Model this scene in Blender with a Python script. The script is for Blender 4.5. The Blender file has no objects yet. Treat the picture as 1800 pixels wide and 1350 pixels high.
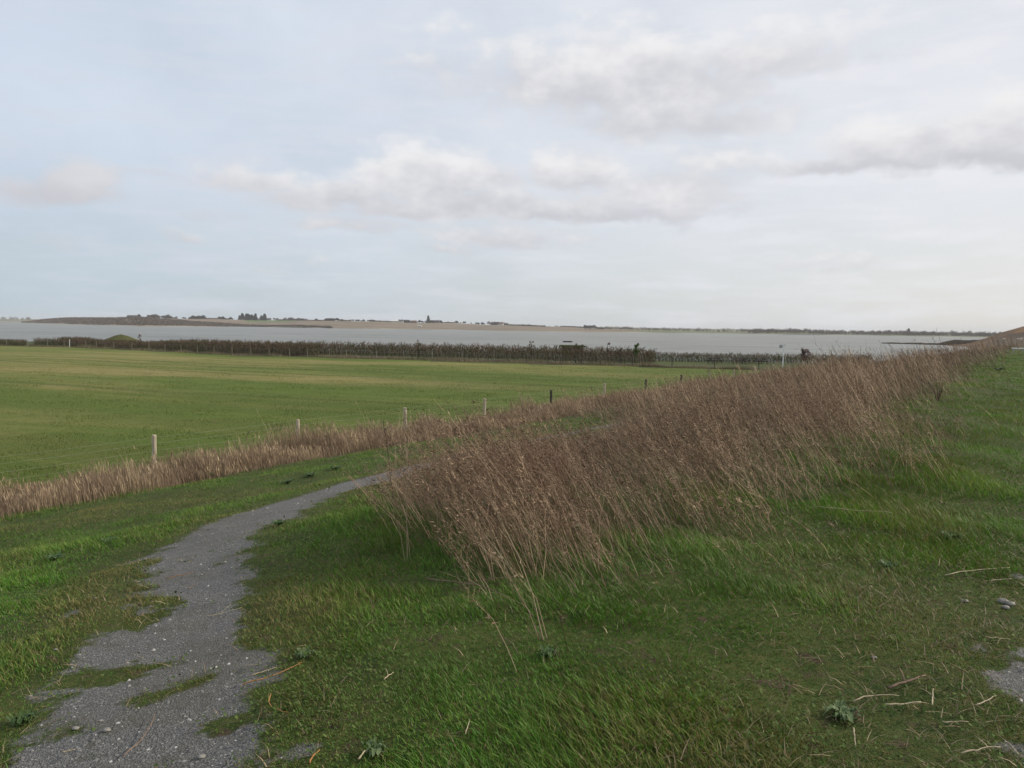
import bpy, math, random
import numpy as np
from mathutils import Matrix, Vector, Euler
R = math.radians
rs = np.random.RandomState(7)
random.seed(7)
sc = bpy.context.scene
col = sc.collection

# ------------------------------------------------------------------ camera
EYE = Vector((0, 0, 4.4)); F = 1350.0
PITCH, ROLL = 4.236, 0.83
cam_m = Matrix.Rotation(R(90 - PITCH), 3, 'X') @ Matrix.Rotation(R(ROLL), 3, 'Z')
cd = bpy.data.cameras.new('camera'); cam = bpy.data.objects.new('camera', cd); col.objects.link(cam)
cam.matrix_world = Matrix.Translation(EYE) @ cam_m.to_4x4()
cd.sensor_width = 36; cd.lens = 36 * F / 1800; cd.clip_start = 0.05; cd.clip_end = 20000
sc.camera = cam

# ------------------------------------------------------------------ light
SUN_AZ, SUN_EL = 75.0, 30.0           # azimuth clockwise from the view direction
sd = Vector((math.sin(R(SUN_AZ)) * math.cos(R(SUN_EL)), math.cos(R(SUN_AZ)) * math.cos(R(SUN_EL)), math.sin(R(SUN_EL))))
sl = bpy.data.lights.new('sun', 'SUN'); sl.energy = 3.6; sl.angle = R(1.5); sl.color = (1, .90, .76)
so = bpy.data.objects.new('sun', sl); col.objects.link(so)
so.rotation_euler = (-sd).to_track_quat('-Z', 'Y').to_euler()
sc.view_settings.view_transform = 'Standard'; sc.view_settings.look = 'None'
sc.view_settings.exposure = 0; sc.view_settings.gamma = 1
sc.cycles.use_denoising = True; sc.cycles.denoiser = 'OPENIMAGEDENOISE'; sc.cycles.denoising_input_passes = 'RGB_ALBEDO_NORMAL'; sc.cycles.denoising_prefilter = 'ACCURATE'
sc.cycles.max_bounces = 6; sc.cycles.diffuse_bounces = 2; sc.cycles.glossy_bounces = 2
sc.cycles.transmission_bounces = 2; sc.cycles.transparent_max_bounces = 4; sc.cycles.volume_bounces = 0
sc.cycles.sample_clamp_indirect = 4

# ------------------------------------------------------------------ node helpers
class NT:
    def __init__(s, tree): s.t = tree; s.n = tree.nodes; s.l = tree.links
    def new(s, typ, **kw):
        n = s.n.new(typ)
        for k, v in kw.items(): setattr(n, k, v)
        return n
    def put(s, sock, v):
        if isinstance(v, bpy.types.NodeSocket): s.l.new(v, sock)
        elif v is not None: sock.default_value = v
    def m(s, op, a, b=None, c=None, clamp=False):
        n = s.new('ShaderNodeMath', operation=op, use_clamp=clamp)
        for i, v in enumerate((a, b, c)): s.put(n.inputs[i], v)
        return n.outputs[0]
    def mr(s, v, a, b, c=0.0, d=1.0, smooth=False):
        n = s.new('ShaderNodeMapRange', interpolation_type='SMOOTHSTEP' if smooth else 'LINEAR')
        for i, x in enumerate((v, a, b, c, d)): s.put(n.inputs[i], x)
        return n.outputs[0]
    def mix(s, f, a, b):
        n = s.new('ShaderNodeMix', data_type='RGBA')
        s.put(n.inputs[0], f)
        for i, v in ((6, a), (7, b)):
            if isinstance(v, tuple) and len(v) == 3: v = (*v, 1)
            s.put(n.inputs[i], v)
        return n.outputs[2]
    def noise(s, vec, scale, detail=4, rough=.55, w=None):
        n = s.new('ShaderNodeTexNoise')
        s.put(n.inputs['Vector'], vec); n.inputs['Scale'].default_value = scale
        n.inputs['Detail'].default_value = detail; n.inputs['Roughness'].default_value = rough
        return n.outputs['Fac']
    def vmap(s, vec, scale=(1, 1, 1), rot=(0, 0, 0), loc=(0, 0, 0)):
        n = s.new('ShaderNodeMapping'); s.put(n.inputs[0], vec)
        n.inputs[1].default_value = loc; n.inputs[2].default_value = rot; n.inputs[3].default_value = scale
        return n.outputs[0]
    def attr(s, name):
        return s.new('ShaderNodeAttribute', attribute_name=name).outputs['Fac']
    def pos(s): return s.new('ShaderNodeNewGeometry').outputs['Position']

def mat(name, fn, rough=.8, spec=.25, transl=0.0):
    m_ = bpy.data.materials.new(name); m_.use_nodes = True
    t = NT(m_.node_tree); b = t.n['Principled BSDF']
    b.inputs['Roughness'].default_value = rough; b.inputs['Specular IOR Level'].default_value = spec
    c, bump = fn(t)
    t.put(b.inputs['Base Color'], (*c, 1) if isinstance(c, tuple) and len(c) == 3 else c)
    if bump is not None:
        n = t.new('ShaderNodeBump'); t.put(n.inputs['Height'], bump[0])
        n.inputs['Distance'].default_value = bump[1]; n.inputs['Strength'].default_value = bump[2]
        t.l.new(n.outputs[0], b.inputs['Normal'])
    if transl:
        tr = t.new('ShaderNodeBsdfTranslucent'); t.put(tr.inputs[0], (*c, 1) if isinstance(c, tuple) and len(c) == 3 else c)
        mx = t.new('ShaderNodeMixShader'); mx.inputs[0].default_value = transl
        t.l.new(b.outputs[0], mx.inputs[1]); t.l.new(tr.outputs[0], mx.inputs[2])
        t.l.new(mx.outputs[0], t.n['Material Output'].inputs['Surface'])
    return m_

# ------------------------------------------------------------------ world: sky and clouds by direction
def az_el(px, py):
    d = (cam_m @ Vector(((px - 900) / F, (675 - py) / F, -1))).normalized()
    return math.atan2(d.x, d.y), math.asin(d.z)
w = bpy.data.worlds.new('World'); sc.world = w; w.use_nodes = True
t = NT(w.node_tree); bg = t.n['Background']
sky = t.new('ShaderNodeTexSky', sky_type='NISHITA'); sky.sun_disc = False
sky.sun_elevation = R(SUN_EL); sky.sun_rotation = R(SUN_AZ); sky.air_density = 1.0; sky.dust_density = 1.2
gen = t.new('ShaderNodeTexCoord').outputs['Generated']
sep = t.new('ShaderNodeSeparateXYZ'); t.put(sep.inputs[0], gen)
X, Y, Z = sep.outputs
U = t.m('ARCTAN2', X, Y); V = t.m('ARCSINE', Z)
uv = t.new('ShaderNodeCombineXYZ'); t.put(uv.inputs[0], U); t.put(uv.inputs[1], t.m('MULTIPLY', V, 1.6)); uv = uv.outputs[0]
warp = t.new('ShaderNodeTexNoise'); t.put(warp.inputs['Vector'], uv)
warp.inputs['Scale'].default_value = 9; warp.inputs['Detail'].default_value = 6; warp.inputs['Roughness'].default_value = .55
ws = t.new('ShaderNodeSeparateColor'); t.put(ws.inputs[0], warp.outputs['Color'])
Uw = t.m('ADD', U, t.m('MULTIPLY', t.m('SUBTRACT', ws.outputs[0], .5), .13))
Vw = t.m('ADD', V, t.m('MULTIPLY', t.m('SUBTRACT', ws.outputs[1], .5), .060))
# px, py, half width px, half height px, weight, greyness of base
BL = [(1080, 150, 230, 75, 1.0), (1330, 105, 190, 50, .75), (1180, 215, 200, 40, .8), (740, 110, 90, 45, .45), (790, 50, 170, 30, .35),
      (770, 315, 140, 52, 1.1), (600, 345, 130, 32, .9), (450, 312, 95, 22, .8), (900, 370, 330, 26, 1.0), (1020, 305, 100, 42, .9),
      (1170, 340, 140, 55, .75), (1260, 285, 110, 32, .6), (120, 325, 85, 36, .95), (240, 300, 70, 14, .5),
      (1480, 290, 130, 26, .8), (1580, 265, 120, 40, .95), (1720, 235, 90, 42, .95), (1790, 265, 90, 32, 1.0),
      (870, 418, 130, 26, .75), (640, 398, 110, 24, .6), (320, 410, 60, 13, .6), (470, 430, 60, 18, .4), (1460, 470, 110, 26, .4),
      (1600, 415, 60, 18, .35), (60, 420, 90, 22, .35), (380, 375, 130, 14, .45), (1300, 235, 110, 18, .4), (520, 470, 190, 26, .3), (760, 440, 90, 16, .5)]
cov = None; top = None
for (px, py, hw, hh, k) in BL:
    u0, v0 = az_el(px, py); a = hw / F * 1.25; b = hh / F * 1.28
    du = t.m('MULTIPLY', t.m('SUBTRACT', Uw, u0), 1 / a); dv = t.m('MULTIPLY', t.m('SUBTRACT', Vw, v0), 1 / b)
    dq = t.m('MAXIMUM', dv, t.m('MULTIPLY', dv, -1.5)); d2 = t.m('ADD', t.m('MULTIPLY', du, du), t.m('MULTIPLY', dq, dq))
    g = t.m('MULTIPLY', t.m('EXPONENT', t.m('MULTIPLY', d2, -1.1)), k)
    gt = t.m('MULTIPLY', g, dv)
    cov = g if cov is None else t.m('MAXIMUM', cov, g)
    top = gt if top is None else t.m('ADD', top, gt)
    sm = g if (px, py) == BL[0][:2] else t.m('ADD', sm, g)
fine = t.noise(uv, 17, 8, .58); big = t.noise(uv, 4.5, 5, .55)
cv = t.m('ADD', cov, t.m('MULTIPLY', t.m('SUBTRACT', fine, .5), 1.15))
cm = t.m('MULTIPLY', t.mr(cv, .20, .76, 0, 1, True), .95)
tn = t.m('DIVIDE', top, t.m('ADD', sm, .12))
lit = t.mr(t.m('ADD', tn, t.m('MULTIPLY', t.m('SUBTRACT', fine, .5), 1.6)), -.45, .8, 0, 1, True)
lit = t.m('MULTIPLY', lit, t.mr(U, -.6, -.15, .35, 1, True))
ccol = t.mix(lit, (.515, .52, .56), (.77, .768, .775))
# warmer and brighter towards the sun side
side = t.mr(U, -.75, .75, 0, 1, True)
veil = t.mix(side, (.57, .645, .75), (.73, .74, .77))
hor = t.mix(side, (.44, .53, .60), (.69, .69, .68))
veil = t.mix(t.mr(V, .0, .20, 0, 1, True), hor, veil)
nb = t.new('ShaderNodeVectorMath', operation='SCALE'); t.put(nb.inputs[0], sky.outputs[0]); nb.inputs['Scale'].default_value = .085
vf = t.mr(big, .3, .7, .80, 1.0)
base = t.mix(vf, nb.outputs[0], veil)
# thin streaks of high cloud
st = t.noise(t.vmap(uv, (2.2, 7.5, 1), (0, 0, -.35)), 3.2, 6, .6)
base = t.mix(t.mr(st, .42, .70, 0, .6, True), base, t.mix(side, (.56, .60, .68), (.76, .76, .79)))
fin = t.mix(cm, base, ccol)
# mixed sky colour and its overall strength
t.l.new(fin, bg.inputs[0]); bg.inputs[1].default_value = 1.14

# ------------------------------------------------------------------ geometry helpers
def tag(o, label=None, cat=None, group=None, kind=None):
    if label: o['label'] = label
    if cat: o['category'] = cat
    if group: o['group'] = group
    if kind: o['kind'] = kind
    return o
def tri_mesh(name, V_, T_, m_=None, parent=None, attrs=None, quads=None, smooth=False):
    me = bpy.data.meshes.new(name)
    V_ = np.asarray(V_, np.float32)
    loops = []; tot = []
    if T_ is not None and len(T_): T_ = np.asarray(T_, np.int32); loops.append(T_.ravel()); tot.append(np.full(len(T_), 3, np.int32))
    if quads is not None and len(quads): q = np.asarray(quads, np.int32); loops.append(q.ravel()); tot.append(np.full(len(q), 4, np.int32))
    loops = np.concatenate(loops); tot = np.concatenate(tot)
    me.vertices.add(len(V_)); me.vertices.foreach_set('co', V_.ravel())
    me.loops.add(len(loops)); me.loops.foreach_set('vertex_index', loops)
    me.polygons.add(len(tot)); me.polygons.foreach_set('loop_start', np.concatenate([[0], np.cumsum(tot)[:-1]]).astype(np.int32))
    me.polygons.foreach_set('loop_total', tot)
    if smooth: me.polygons.foreach_set('use_smooth', np.ones(len(tot), bool))
    me.update(calc_edges=True)
    for k, v in (attrs or {}).items():
        at = me.attributes.new(k, 'FLOAT', 'POINT'); at.data.foreach_set('value', np.asarray(v, np.float32))
    o = bpy.data.objects.new(name, me); col.objects.link(o)
    if m_: me.materials.append(m_)
    if parent: o.parent = parent
    return o
class MB:
    """collects boxes, tubes and grids into one mesh"""
    def __init__(s): s.v = []; s.f = []
    def add(s, vs, fs):
        k = len(s.v); s.v += [tuple(v) for v in vs]; s.f += [tuple(i + k for i in f) for f in fs]; return s
    def box(s, c, d, rz=0, taper=1.0, rx=0):
        M = Matrix.Translation(c) @ Matrix.Rotation(rz, 4, 'Z') @ Matrix.Rotation(rx, 4, 'X')
        vs = []
        for z in (-.5, .5):
            k = 1 if z < 0 else taper
            for x, y in ((-.5, -.5), (.5, -.5), (.5, .5), (-.5, .5)): vs.append(M @ Vector((x * d[0] * k, y * d[1] * k, z * d[2])))
        return s.add(vs, [(3, 2, 1, 0), (4, 5, 6, 7), (0, 1, 5, 4), (1, 2, 6, 5), (2, 3, 7, 6), (3, 0, 4, 7)])
    def tube(s, pts, rad, n=6):
        pts = [Vector(p) for p in pts]; L = len(pts)
        if not hasattr(rad, '__len__'): rad = [rad] * L
        vs = []; fs = []
        for i, p in enumerate(pts):
            d = (pts[min(i + 1, L - 1)] - pts[max(i - 1, 0)]).normalized()
            a = d.orthogonal().normalized() if i == 0 else (a - d * a.dot(d)).normalized()
            b = d.cross(a)
            for k in range(n):
                an = 2 * math.pi * k / n; vs.append(p + (a * math.cos(an) + b * math.sin(an)) * rad[i])
        for i in range(L - 1):
            for k in range(n): fs.append((i * n + k, i * n + (k + 1) % n, (i + 1) * n + (k + 1) % n, (i + 1) * n + k))
        fs.append(tuple(range(n))[::-1]); fs.append(tuple((L - 1) * n + k for k in range(n)))
        return s.add(vs, fs)
    def build(s, name, m_, parent=None, smooth=False):
        me = bpy.data.meshes.new(name); me.from_pydata(s.v, [], s.f); me.update()
        if smooth: me.polygons.foreach_set('use_smooth', [True] * len(me.polygons))
        me.materials.append(m_)
        o = bpy.data.objects.new(name, me); col.objects.link(o)
        if parent: o.parent = parent
        return o
def empty(name, loc, rz=0):
    o = bpy.data.objects.new(name, None); col.objects.link(o); o.location = loc; o.rotation_euler = (0, 0, rz)
    o.empty_display_size = .1
    return o
def copy_tree(o, parent=None):
    c = o.copy(); col.objects.link(c)
    if parent: c.parent = parent
    for ch in [x for x in KIDS.get(o.name, [])]: copy_tree(ch, c)
    return c
KIDS = {}
def remember(root):
    for o in bpy.data.objects:
        if o.parent: KIDS.setdefault(o.parent.name, [])
    def walk(r):
        ks = [o for o in bpy.data.objects if o.parent == r]; KIDS[r.name] = ks
        for k in ks: walk(k)
    walk(root)

# smooth pseudo noise from sines
class SN:
    def __init__(s, scale, n=10, seed=0):
        r = np.random.RandomState(seed); a = r.rand(n) * 6.283; f = scale * (0.4 + 1.4 * r.rand(n))
        s.kx = np.cos(a) * f; s.ky = np.sin(a) * f; s.p = r.rand(n) * 6.283; s.n = n
    def __call__(s, x, y):
        o = 0
        for i in range(s.n): o = o + np.sin(s.kx[i] * x + s.ky[i] * y + s.p[i])
        return o / math.sqrt(s.n / 2)            # about unit variance
n_lo, n_mid, n_hi, n_xhi = SN(.35, seed=1), SN(1.1, seed=2), SN(3.3, 14, seed=3), SN(11, 16, seed=4); n_xx = SN(32, 18, seed=5)

DX, DY = .568, .823                              # direction of the dike
def sn(x, y): return x * DX + y * DY, -x * DY + y * DX
def xy(s, n): return s * DX - n * DY, s * DY + n * DX
PN = np.array([-60, -30, -14, -3, 2, 5, 8, 10.4, 12.5, 15, 18, 20.6, 24, 400]); PZ = np.array([0, 0, 2.6, 2.8, 2.8, 2.5, 1.9, 1.42, 1.08, .8, .35, 0.02, 0, 0])
def sstep(a, b, x):
    k = np.clip((x - a) / (b - a), 0, 1); return k * k * (3 - 2 * k)
HX = np.array([-400, -76, -39, -15, 10, 18.5, 60, 400]); HY = np.array([200, 129, 106, 99, 91, 89, 80, 30])
def hedge_y(x): return np.interp(x, HX, HY)
def H(x, y):
    x = np.asarray(x, float); y = np.asarray(y, float)
    s, n = sn(x, y)
    z = (np.interp(n - .5, PN, PZ) + np.interp(n, PN, PZ) + np.interp(n + .5, PN, PZ)) / 3
    amp = np.where(n > 21, .25, 1.0)
    near = np.exp(-(np.hypot(x, y) / 60) ** 2)
    z = z + amp * (.03 * n_mid(x, y) + .012 * n_hi(x, y) + .004 * n_xhi(x, y) * near) + .04 * n_lo(x * .5, y * .5)
    # land falls to the lake behind the hedges, the dike itself runs on
    edge = sstep(24, 40, y - hedge_y(x)) * sstep(14, 26, n)
    z = z - 2.4 * edge
    # brown hill where the dike turns, far right
    hx, hy = 232., 285.
    z = z + (9.2 + .35 * n_lo(x, y)) * np.exp(-(((x - hx) / 40) ** 2 + ((y - hy) / 70) ** 2)) 
    return z
def ray(px, py): return cam_m @ Vector(((px - 900) / F, (675 - py) / F, -1))
def at_depth(px, py, Yd):
    d = ray(px, py); return EYE + d * (Yd / d.y)
def ground(px, py):
    d = ray(px, py); k = 1.5; prev = k
    while k < 400:
        p = EYE + d * k
        if p.z < float(H(p.x, p.y)): break
        prev = k; k *= 1.02
    for _ in range(12):
        mid = (prev + k) / 2; p = EYE + d * mid
        if p.z < float(H(p.x, p.y)): k = mid
        else: prev = mid
    p = EYE + d * k
    return Vector((p.x, p.y, float(H(p.x, p.y))))

# ------------------------------------------------------------------ path mask
CL = [(190, 1500, 190), (262, 1345, 150), (300, 1240, 125), (305, 1150, 120), (300, 1080, 118), (315, 1010, 100), (350, 960, 68), (440, 915, 54), (530, 880, 45), (640, 848, 38), (740, 818, 34), (850, 793, 30)]
cl = []
for px, py, hw in CL:
    g = ground(px, py); e = ground(px + hw, py); cl.append((g.x, g.y, min((e - g).length * .74, .56)))
s_, n_ = sn(cl[-1][0], cl[-1][1])
for k in range(1, 9): x_, y_ = xy(s_ + 12 * k, n_ + .12 * k); cl.append((x_, y_, .5))
cl = np.array(cl)
def seg_dist(x, y):
    best = np.full(np.shape(x), 1e9)
    for a, b in zip(cl[:-1], cl[1:]):
        vx, vy = b[0] - a[0], b[1] - a[1]; L2 = vx * vx + vy * vy
        k = np.clip(((x - a[0]) * vx + (y - a[1]) * vy) / L2, 0, 1)
        d = np.hypot(x - a[0] - k * vx, y - a[1] - k * vy) - (a[2] + k * (b[2] - a[2]))
        best = np.minimum(best, d)
    return best
ISL = [ground(205, 1088), ground(185, 1190), ground(335, 1203), ground(245, 1035), ground(205, 1185), ground(290, 1058), ground(410, 1270)]
TR = [ground(1830, 1200), ground(1790, 1010), ground(1800, 1330), ground(520, 1330), ground(430, 1190), ground(130, 1080)]
def gravel(x, y):
    """0 = turf, 1 = bare gravel"""
    d = seg_dist(x, y)
    near = np.exp(-(np.hypot(x, y) / 9) ** 2)
    nz = .08 * n_mid(x * 1.6, y * 1.6) * (.35 + near) + .08 * n_hi(x, y) * (.3 + near) + .085 * n_xhi(x, y) * (.4 + near) + .035 * n_xx(x, y)
    g = sstep(.24, -.20, d + nz)
    for c, r in zip(TR, (.32, .12, .12, .08, .13, .15)):
        k = np.hypot(x - c.x, (y - c.y)) / r
        g = np.maximum(g, sstep(1.25, .3, k + .33 * n_hi(x, y) + .35 * n_xhi(x, y) + .2 * n_xx(x, y)) * .85)
    # turf islands on the path
    for c, r in zip(ISL, (.20, .16, .11, .12, .15, .1, .09)):
        k = np.hypot((x - c.x) / 1.3, y - c.y) / r + .25 * n_xhi(x, y) + .15 * n_xx(x, y); g = g * (1 - .97 * sstep(1.45, .3, k + .15 * n_xx(x * 1.5, y * 1.5)))
    isl = sstep(1.25, 2.0, n_xhi(x * .8, y * 1.2) + .5 * n_hi(x, y)) * near
    return np.clip(g - .8 * isl, 0, 1)

# ------------------------------------------------------------------ materials
def m_ground(t):
    p = t.pos(); g = t.attr('gravel'); 
    a = t.noise(p, 1.7, 5); b = t.noise(p, 19, 4, .65); c = t.noise(p, 90, 3, .7)
    green = t.mix(t.mr(a, .35, .65), (.030, .050, .010), (.060, .082, .018))
    green = t.mix(t.mr(b, .45, .68), green, (.085, .085, .026))
    green = t.mix(t.mr(t.noise(p, 7, 3), .58, .7), green, (.075, .055, .032))
    brown = t.mix(b, (.045, .034, .024), (.12, .088, .058))
    green = t.mix(t.attr('brown'), green, brown)
    hl = t.mix(t.mr(t.noise(t.vmap(p, (.03, .03, .2), (0, .3, 0)), 1, 5, .7), .42, .60), (.045, .028, .018), (.21, .105, .028))
    green = t.mix(t.attr('hill'), green, t.mix(t.mr(a, .45, .7), hl, (.06, .045, .030)))
    vor = t.new('ShaderNodeTexVoronoi'); t.put(vor.inputs['Vector'], p); vor.inputs['Scale'].default_value = 130
    vs = t.new('ShaderNodeSeparateColor'); t.put(vs.inputs[0], vor.outputs['Color'])
    st = t.mix(vs.outputs[0], (.066, .067, .066), (.235, .232, .225))
    st = t.mix(t.mr(vs.outputs[1], .955, .97), st, (.48, .46, .42))
    st = t.mix(t.mr(b, .3, .7, 0, .6), st, (.142, .141, .137))
    st = t.mix(t.mr(a, .45, .72, 0, .6), st, (.115, .108, .085))
    st = t.mix(t.mr(t.noise(p, 5, 6, .75), .52, .70, 0, .55), st, (.080, .082, .050))
    gf = t.mr(t.m('ADD', g, t.m('MULTIPLY', t.m('SUBTRACT', b, .5), 1.3)), .25, .7, 0, 1, True)
    h = t.m('ADD', t.m('MULTIPLY', vor.outputs['Distance'], gf), t.m('MULTIPLY', t.m('ADD', b, c), 1.4))
    return t.mix(gf, green, st), (h, .012, .9)
M_ground = mat('turf_and_gravel', m_ground, .92, .15)
def m_field(t):
    p = t.pos()
    r = t.vmap(p, (1, 1, 1), (0, 0, R(21)))
    band = t.noise(t.vmap(r, (.012, .16, 1)), 1, 3, .5)
    band2 = t.noise(t.vmap(r, (.035, .55, 1)), 1, 3, .6)
    patch = t.noise(t.vmap(r, (.018, .05, 1)), 1, 4, .6)
    tuft = t.noise(p, 1.4, 6, .7); f = t.noise(p, 7, 5, .75)
    c = t.mix(t.mr(patch, .44, .56), (.090, .122, .024), (.235, .200, .078))
    dt = t.new('ShaderNodeVectorMath', operation='DOT_PRODUCT'); t.put(dt.inputs[0], p); dt.inputs[1].default_value = (-.823, .568, 0)
    c = t.mix(t.mr(dt.outputs['Value'], 48, 27, 0, .75), c, (.070, .098, .018))
    c = t.mix(t.mr(band, .42, .60, 0, .55), c, (.086, .134, .022))
    c = t.mix(t.mr(band2, .52, .72, 0, .35), c, (.205, .195, .062))
    c = t.mix(t.mr(band2, .44, .34, 0, .55), c, (.070, .110, .018))
    sy = t.new('ShaderNodeSeparateXYZ'); t.put(sy.inputs[0], r); yy = t.m('ADD', sy.outputs[1], t.m('MULTIPLY', t.noise(p, .05, 3), 5.0))
    for gx_, gy_ in ((420, 645), (430, 653), (300, 688), (800, 655)):
        g0 = EYE + ray(gx_, gy_) * (4.38 / -ray(gx_, gy_).z); y0_ = g0.x * math.sin(R(21)) + g0.y * math.cos(R(21)) + 2.5
        c = t.mix(t.mr(t.m('ABSOLUTE', t.m('SUBTRACT', yy, y0_)), .9, .2, 0, .6), c, (.058, .088, .018))
    c = t.mix(t.mr(tuft, .50, .72, 0, .75), c, (.056, .086, .014))  # tuft shadow painted into the field colour by noise
    c = t.mix(t.mr(f, .50, .75, 0, .6), c, (.19, .175, .07))
    c = t.mix(t.mr(f, .48, .30, 0, .6), c, (.030, .055, .010))
    return c, (t.m('ADD', tuft, t.m('MULTIPLY', f, .5)), .09, .8)
M_field = mat('meadow', m_field, .95, .08)
def leafmat(name, cols, scale=1.2, transl=.25, rough=.6, spec=.3):
    def fn(t):
        r = t.attr('rnd'); p = t.pos(); k = t.noise(p, scale, 3)
        c = cols[0]
        c = t.mix(t.mr(r, .0, .55), cols[0], cols[1])
        c = t.mix(t.mr(r, .55, .95), c, cols[2])
        c = t.mix(t.mr(k, .42, .64, 0, .65), c, cols[3])
        return c, None
    return mat(name, fn, rough, spec, transl)
M_grass = leafmat('grass_blades', [(.045, .140, .010), (.095, .230, .018), (.23, .30, .055), (.062, .120, .014)], .9)
M_moss = leafmat('short_turf', [(.062, .100, .017), (.125, .145, .030), (.27, .225, .09), (.125, .105, .034)], 1.6)
M_straw = leafmat('dry_grass', [(.13, .095, .060), (.24, .18, .11), (.42, .32, .19), (.17, .115, .075)], .7, .15)
M_reed = leafmat('pink_brown_grass', [(.15, .10, .065), (.30, .215, .135), (.62, .49, .30), (.21, .15, .095)], .8, .2)
M_stalk = leafmat('dead_stalks', [(.085, .052, .034), (.28, .185, .115), (.66, .49, .31), (.165, .103, .068)], .5, .0, .7, .2)
M_weed = leafmat('weed_leaves', [(.035, .075, .018), (.06, .11, .03), (.10, .16, .05), (.05, .09, .02)], 6, .2, .5, .35)
M_sage = leafmat('pale_leaves', [(.06, .10, .035), (.10, .15, .055), (.17, .22, .10), (.05, .09, .03)], 9, .15, .6, .25)
M_hedge = leafmat('hedge_twigs', [(.082, .056, .036), (.17, .112, .072), (.25, .17, .115), (.095, .088, .04)], .35, .0, .9, .1)
M_hedgegreen = leafmat('hedge_leaves', [(.06, .085, .03), (.095, .12, .04), (.15, .18, .06), (.07, .08, .035)], .5, .1, .8, .15)
def plain(name, a, b, scale=6, rough=.8, spec=.2, stretch=(1, 1, 1), bump=.0):
    def fn(t):
        o = t.new('ShaderNodeTexCoord').outputs['Object']
        k = t.noise(t.vmap(o, stretch), scale, 5, .65)
        return t.mix(t.mr(k, .3, .7), a, b), ((k, bump, .8) if bump else None)
    return mat(name, fn, rough, spec)
M_post = plain('weathered_post', (.26, .22, .15), (.58, .51, .38), 9, .85, .1, (4, 4, .6), .01)
M_darkwood = plain('dark_wood', (.025, .02, .017), (.06, .047, .04), 9, .8, .2, (4, 4, .6))
M_wire = plain('galvanised_wire', (.30, .31, .30), (.42, .42, .41), 9, .45, .5)
M_white = plain('white_paint', (.66, .66, .65), (.80, .80, .79), 3, .5, .4)
M_grey = plain('grey_metal', (.26, .27, .28), (.34, .35, .36), 3, .5, .4)
M_bark = plain('bark', (.035, .028, .022), (.075, .06, .05), 5, .9, .1)
M_turfroof = plain('turf_roof', (.05, .06, .02), (.10, .095, .04), 3, .95, .05)
M_tile = plain('roof_tile', (.10, .055, .04), (.17, .09, .065), 1, .9, .1)
M_slate = plain('roof_slate', (.055, .055, .06), (.10, .10, .11), 1, .9, .1)
M_render = plain('rendered_wall', (.42, .40, .37), (.60, .58, .54), .6, .9, .1)
M_brickw = plain('brick_wall', (.13, .075, .055), (.20, .12, .09), .6, .9, .1)
M_glassd = plain('window_dark', (.02, .022, .025), (.04, .045, .05), .6, .2, .5)
M_fleece = plain('sheep_fleece', (.42, .37, .29), (.56, .51, .42), 9, .95, .05)
M_stone = plain('pebble', (.14, .135, .12), (.32, .30, .27), 30, .8, .2)
M_orange = plain('orange_twig_bark', (.30, .13, .035), (.42, .20, .06), 20, .5, .3)
M_strawpc = plain('bleached_straw', (.26, .21, .13), (.48, .40, .26), 20, .6, .3)
M_browntwig = plain('brown_twig_bark', (.13, .085, .06), (.24, .16, .12), 20, .8, .2)
def m_far(t):
    p = t.pos(); a = t.noise(t.vmap(p, (.006, .02, .02)), 1, 4); b = t.noise(t.vmap(p, (.03, .05, .08)), 1, 4)
    c = t.mix(t.mr(a, .35, .65), (.165, .130, .096), (.24, .195, .145))
    c = t.mix(t.mr(b, .5, .7, 0, .7), c, (.13, .105, .07))
    c = t.mix(t.attr('green'), c, (.10, .15, .05))
    c = t.mix(t.attr('sand'), c, (.36, .32, .25))
    return c, None
M_far = mat('far_land', m_far, .95, .05)
def m_farwood(t):
    p = t.pos(); a = t.noise(p, .05, 5, .7); r = t.attr('rnd')
    c = t.mix(r, (.075, .058, .046), (.18, .14, .11))
    return t.mix(t.mr(a, .5, .7, 0, .7), c, (.075, .080, .050)), None
M_farwood = mat('far_wood', m_farwood, .95, .05)
def fartree(nm, a, b):
    return mat(nm, lambda t: (t.mix(t.attr('rnd'), a, b), None), .95, .05)
M_conifer = fartree('conifer_foliage', (.012, .020, .012), (.035, .045, .026))
M_baretree = fartree('bare_twigs', (.065, .052, .046), (.16, .135, .12))
M_broad = fartree('dark_crown', (.025, .028, .018), (.065, .062, .045))
def m_water(t):
    p = t.pos()
    a = t.noise(t.vmap(p, (.5, 1.0, 1), (0, 0, .35)), .8, 6, .7)
    b = t.noise(t.vmap(p, (.006, .03, 1), (0, 0, .2)), 1, 4, .6)
    foam = t.noise(t.vmap(p, (.10, .45, 1), (0, 0, .15)), 1, 5, .6); fl = t.noise(p, .012, 2)
    d = t.noise(t.vmap(p, (.03, .14, 1), (0, 0, .1)), 1, 5, .7)
    c = t.mix(t.mr(b, .35, .65), (.110, .116, .096), (.165, .168, .148))
    c = t.mix(t.mr(d, .48, .58, 0, .8), c, (.225, .225, .20))
    c = t.mix(t.mr(d, .45, .33, 0, .6), c, (.070, .082, .066))
    c = t.mix(t.m('MULTIPLY', t.mr(foam, .69, .72), t.mr(fl, .4, .6)), c, (.7, .7, .7))
    return c, (a, .25, 1.0)
M_water = mat('lake_water', m_water, .42, .26)

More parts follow.
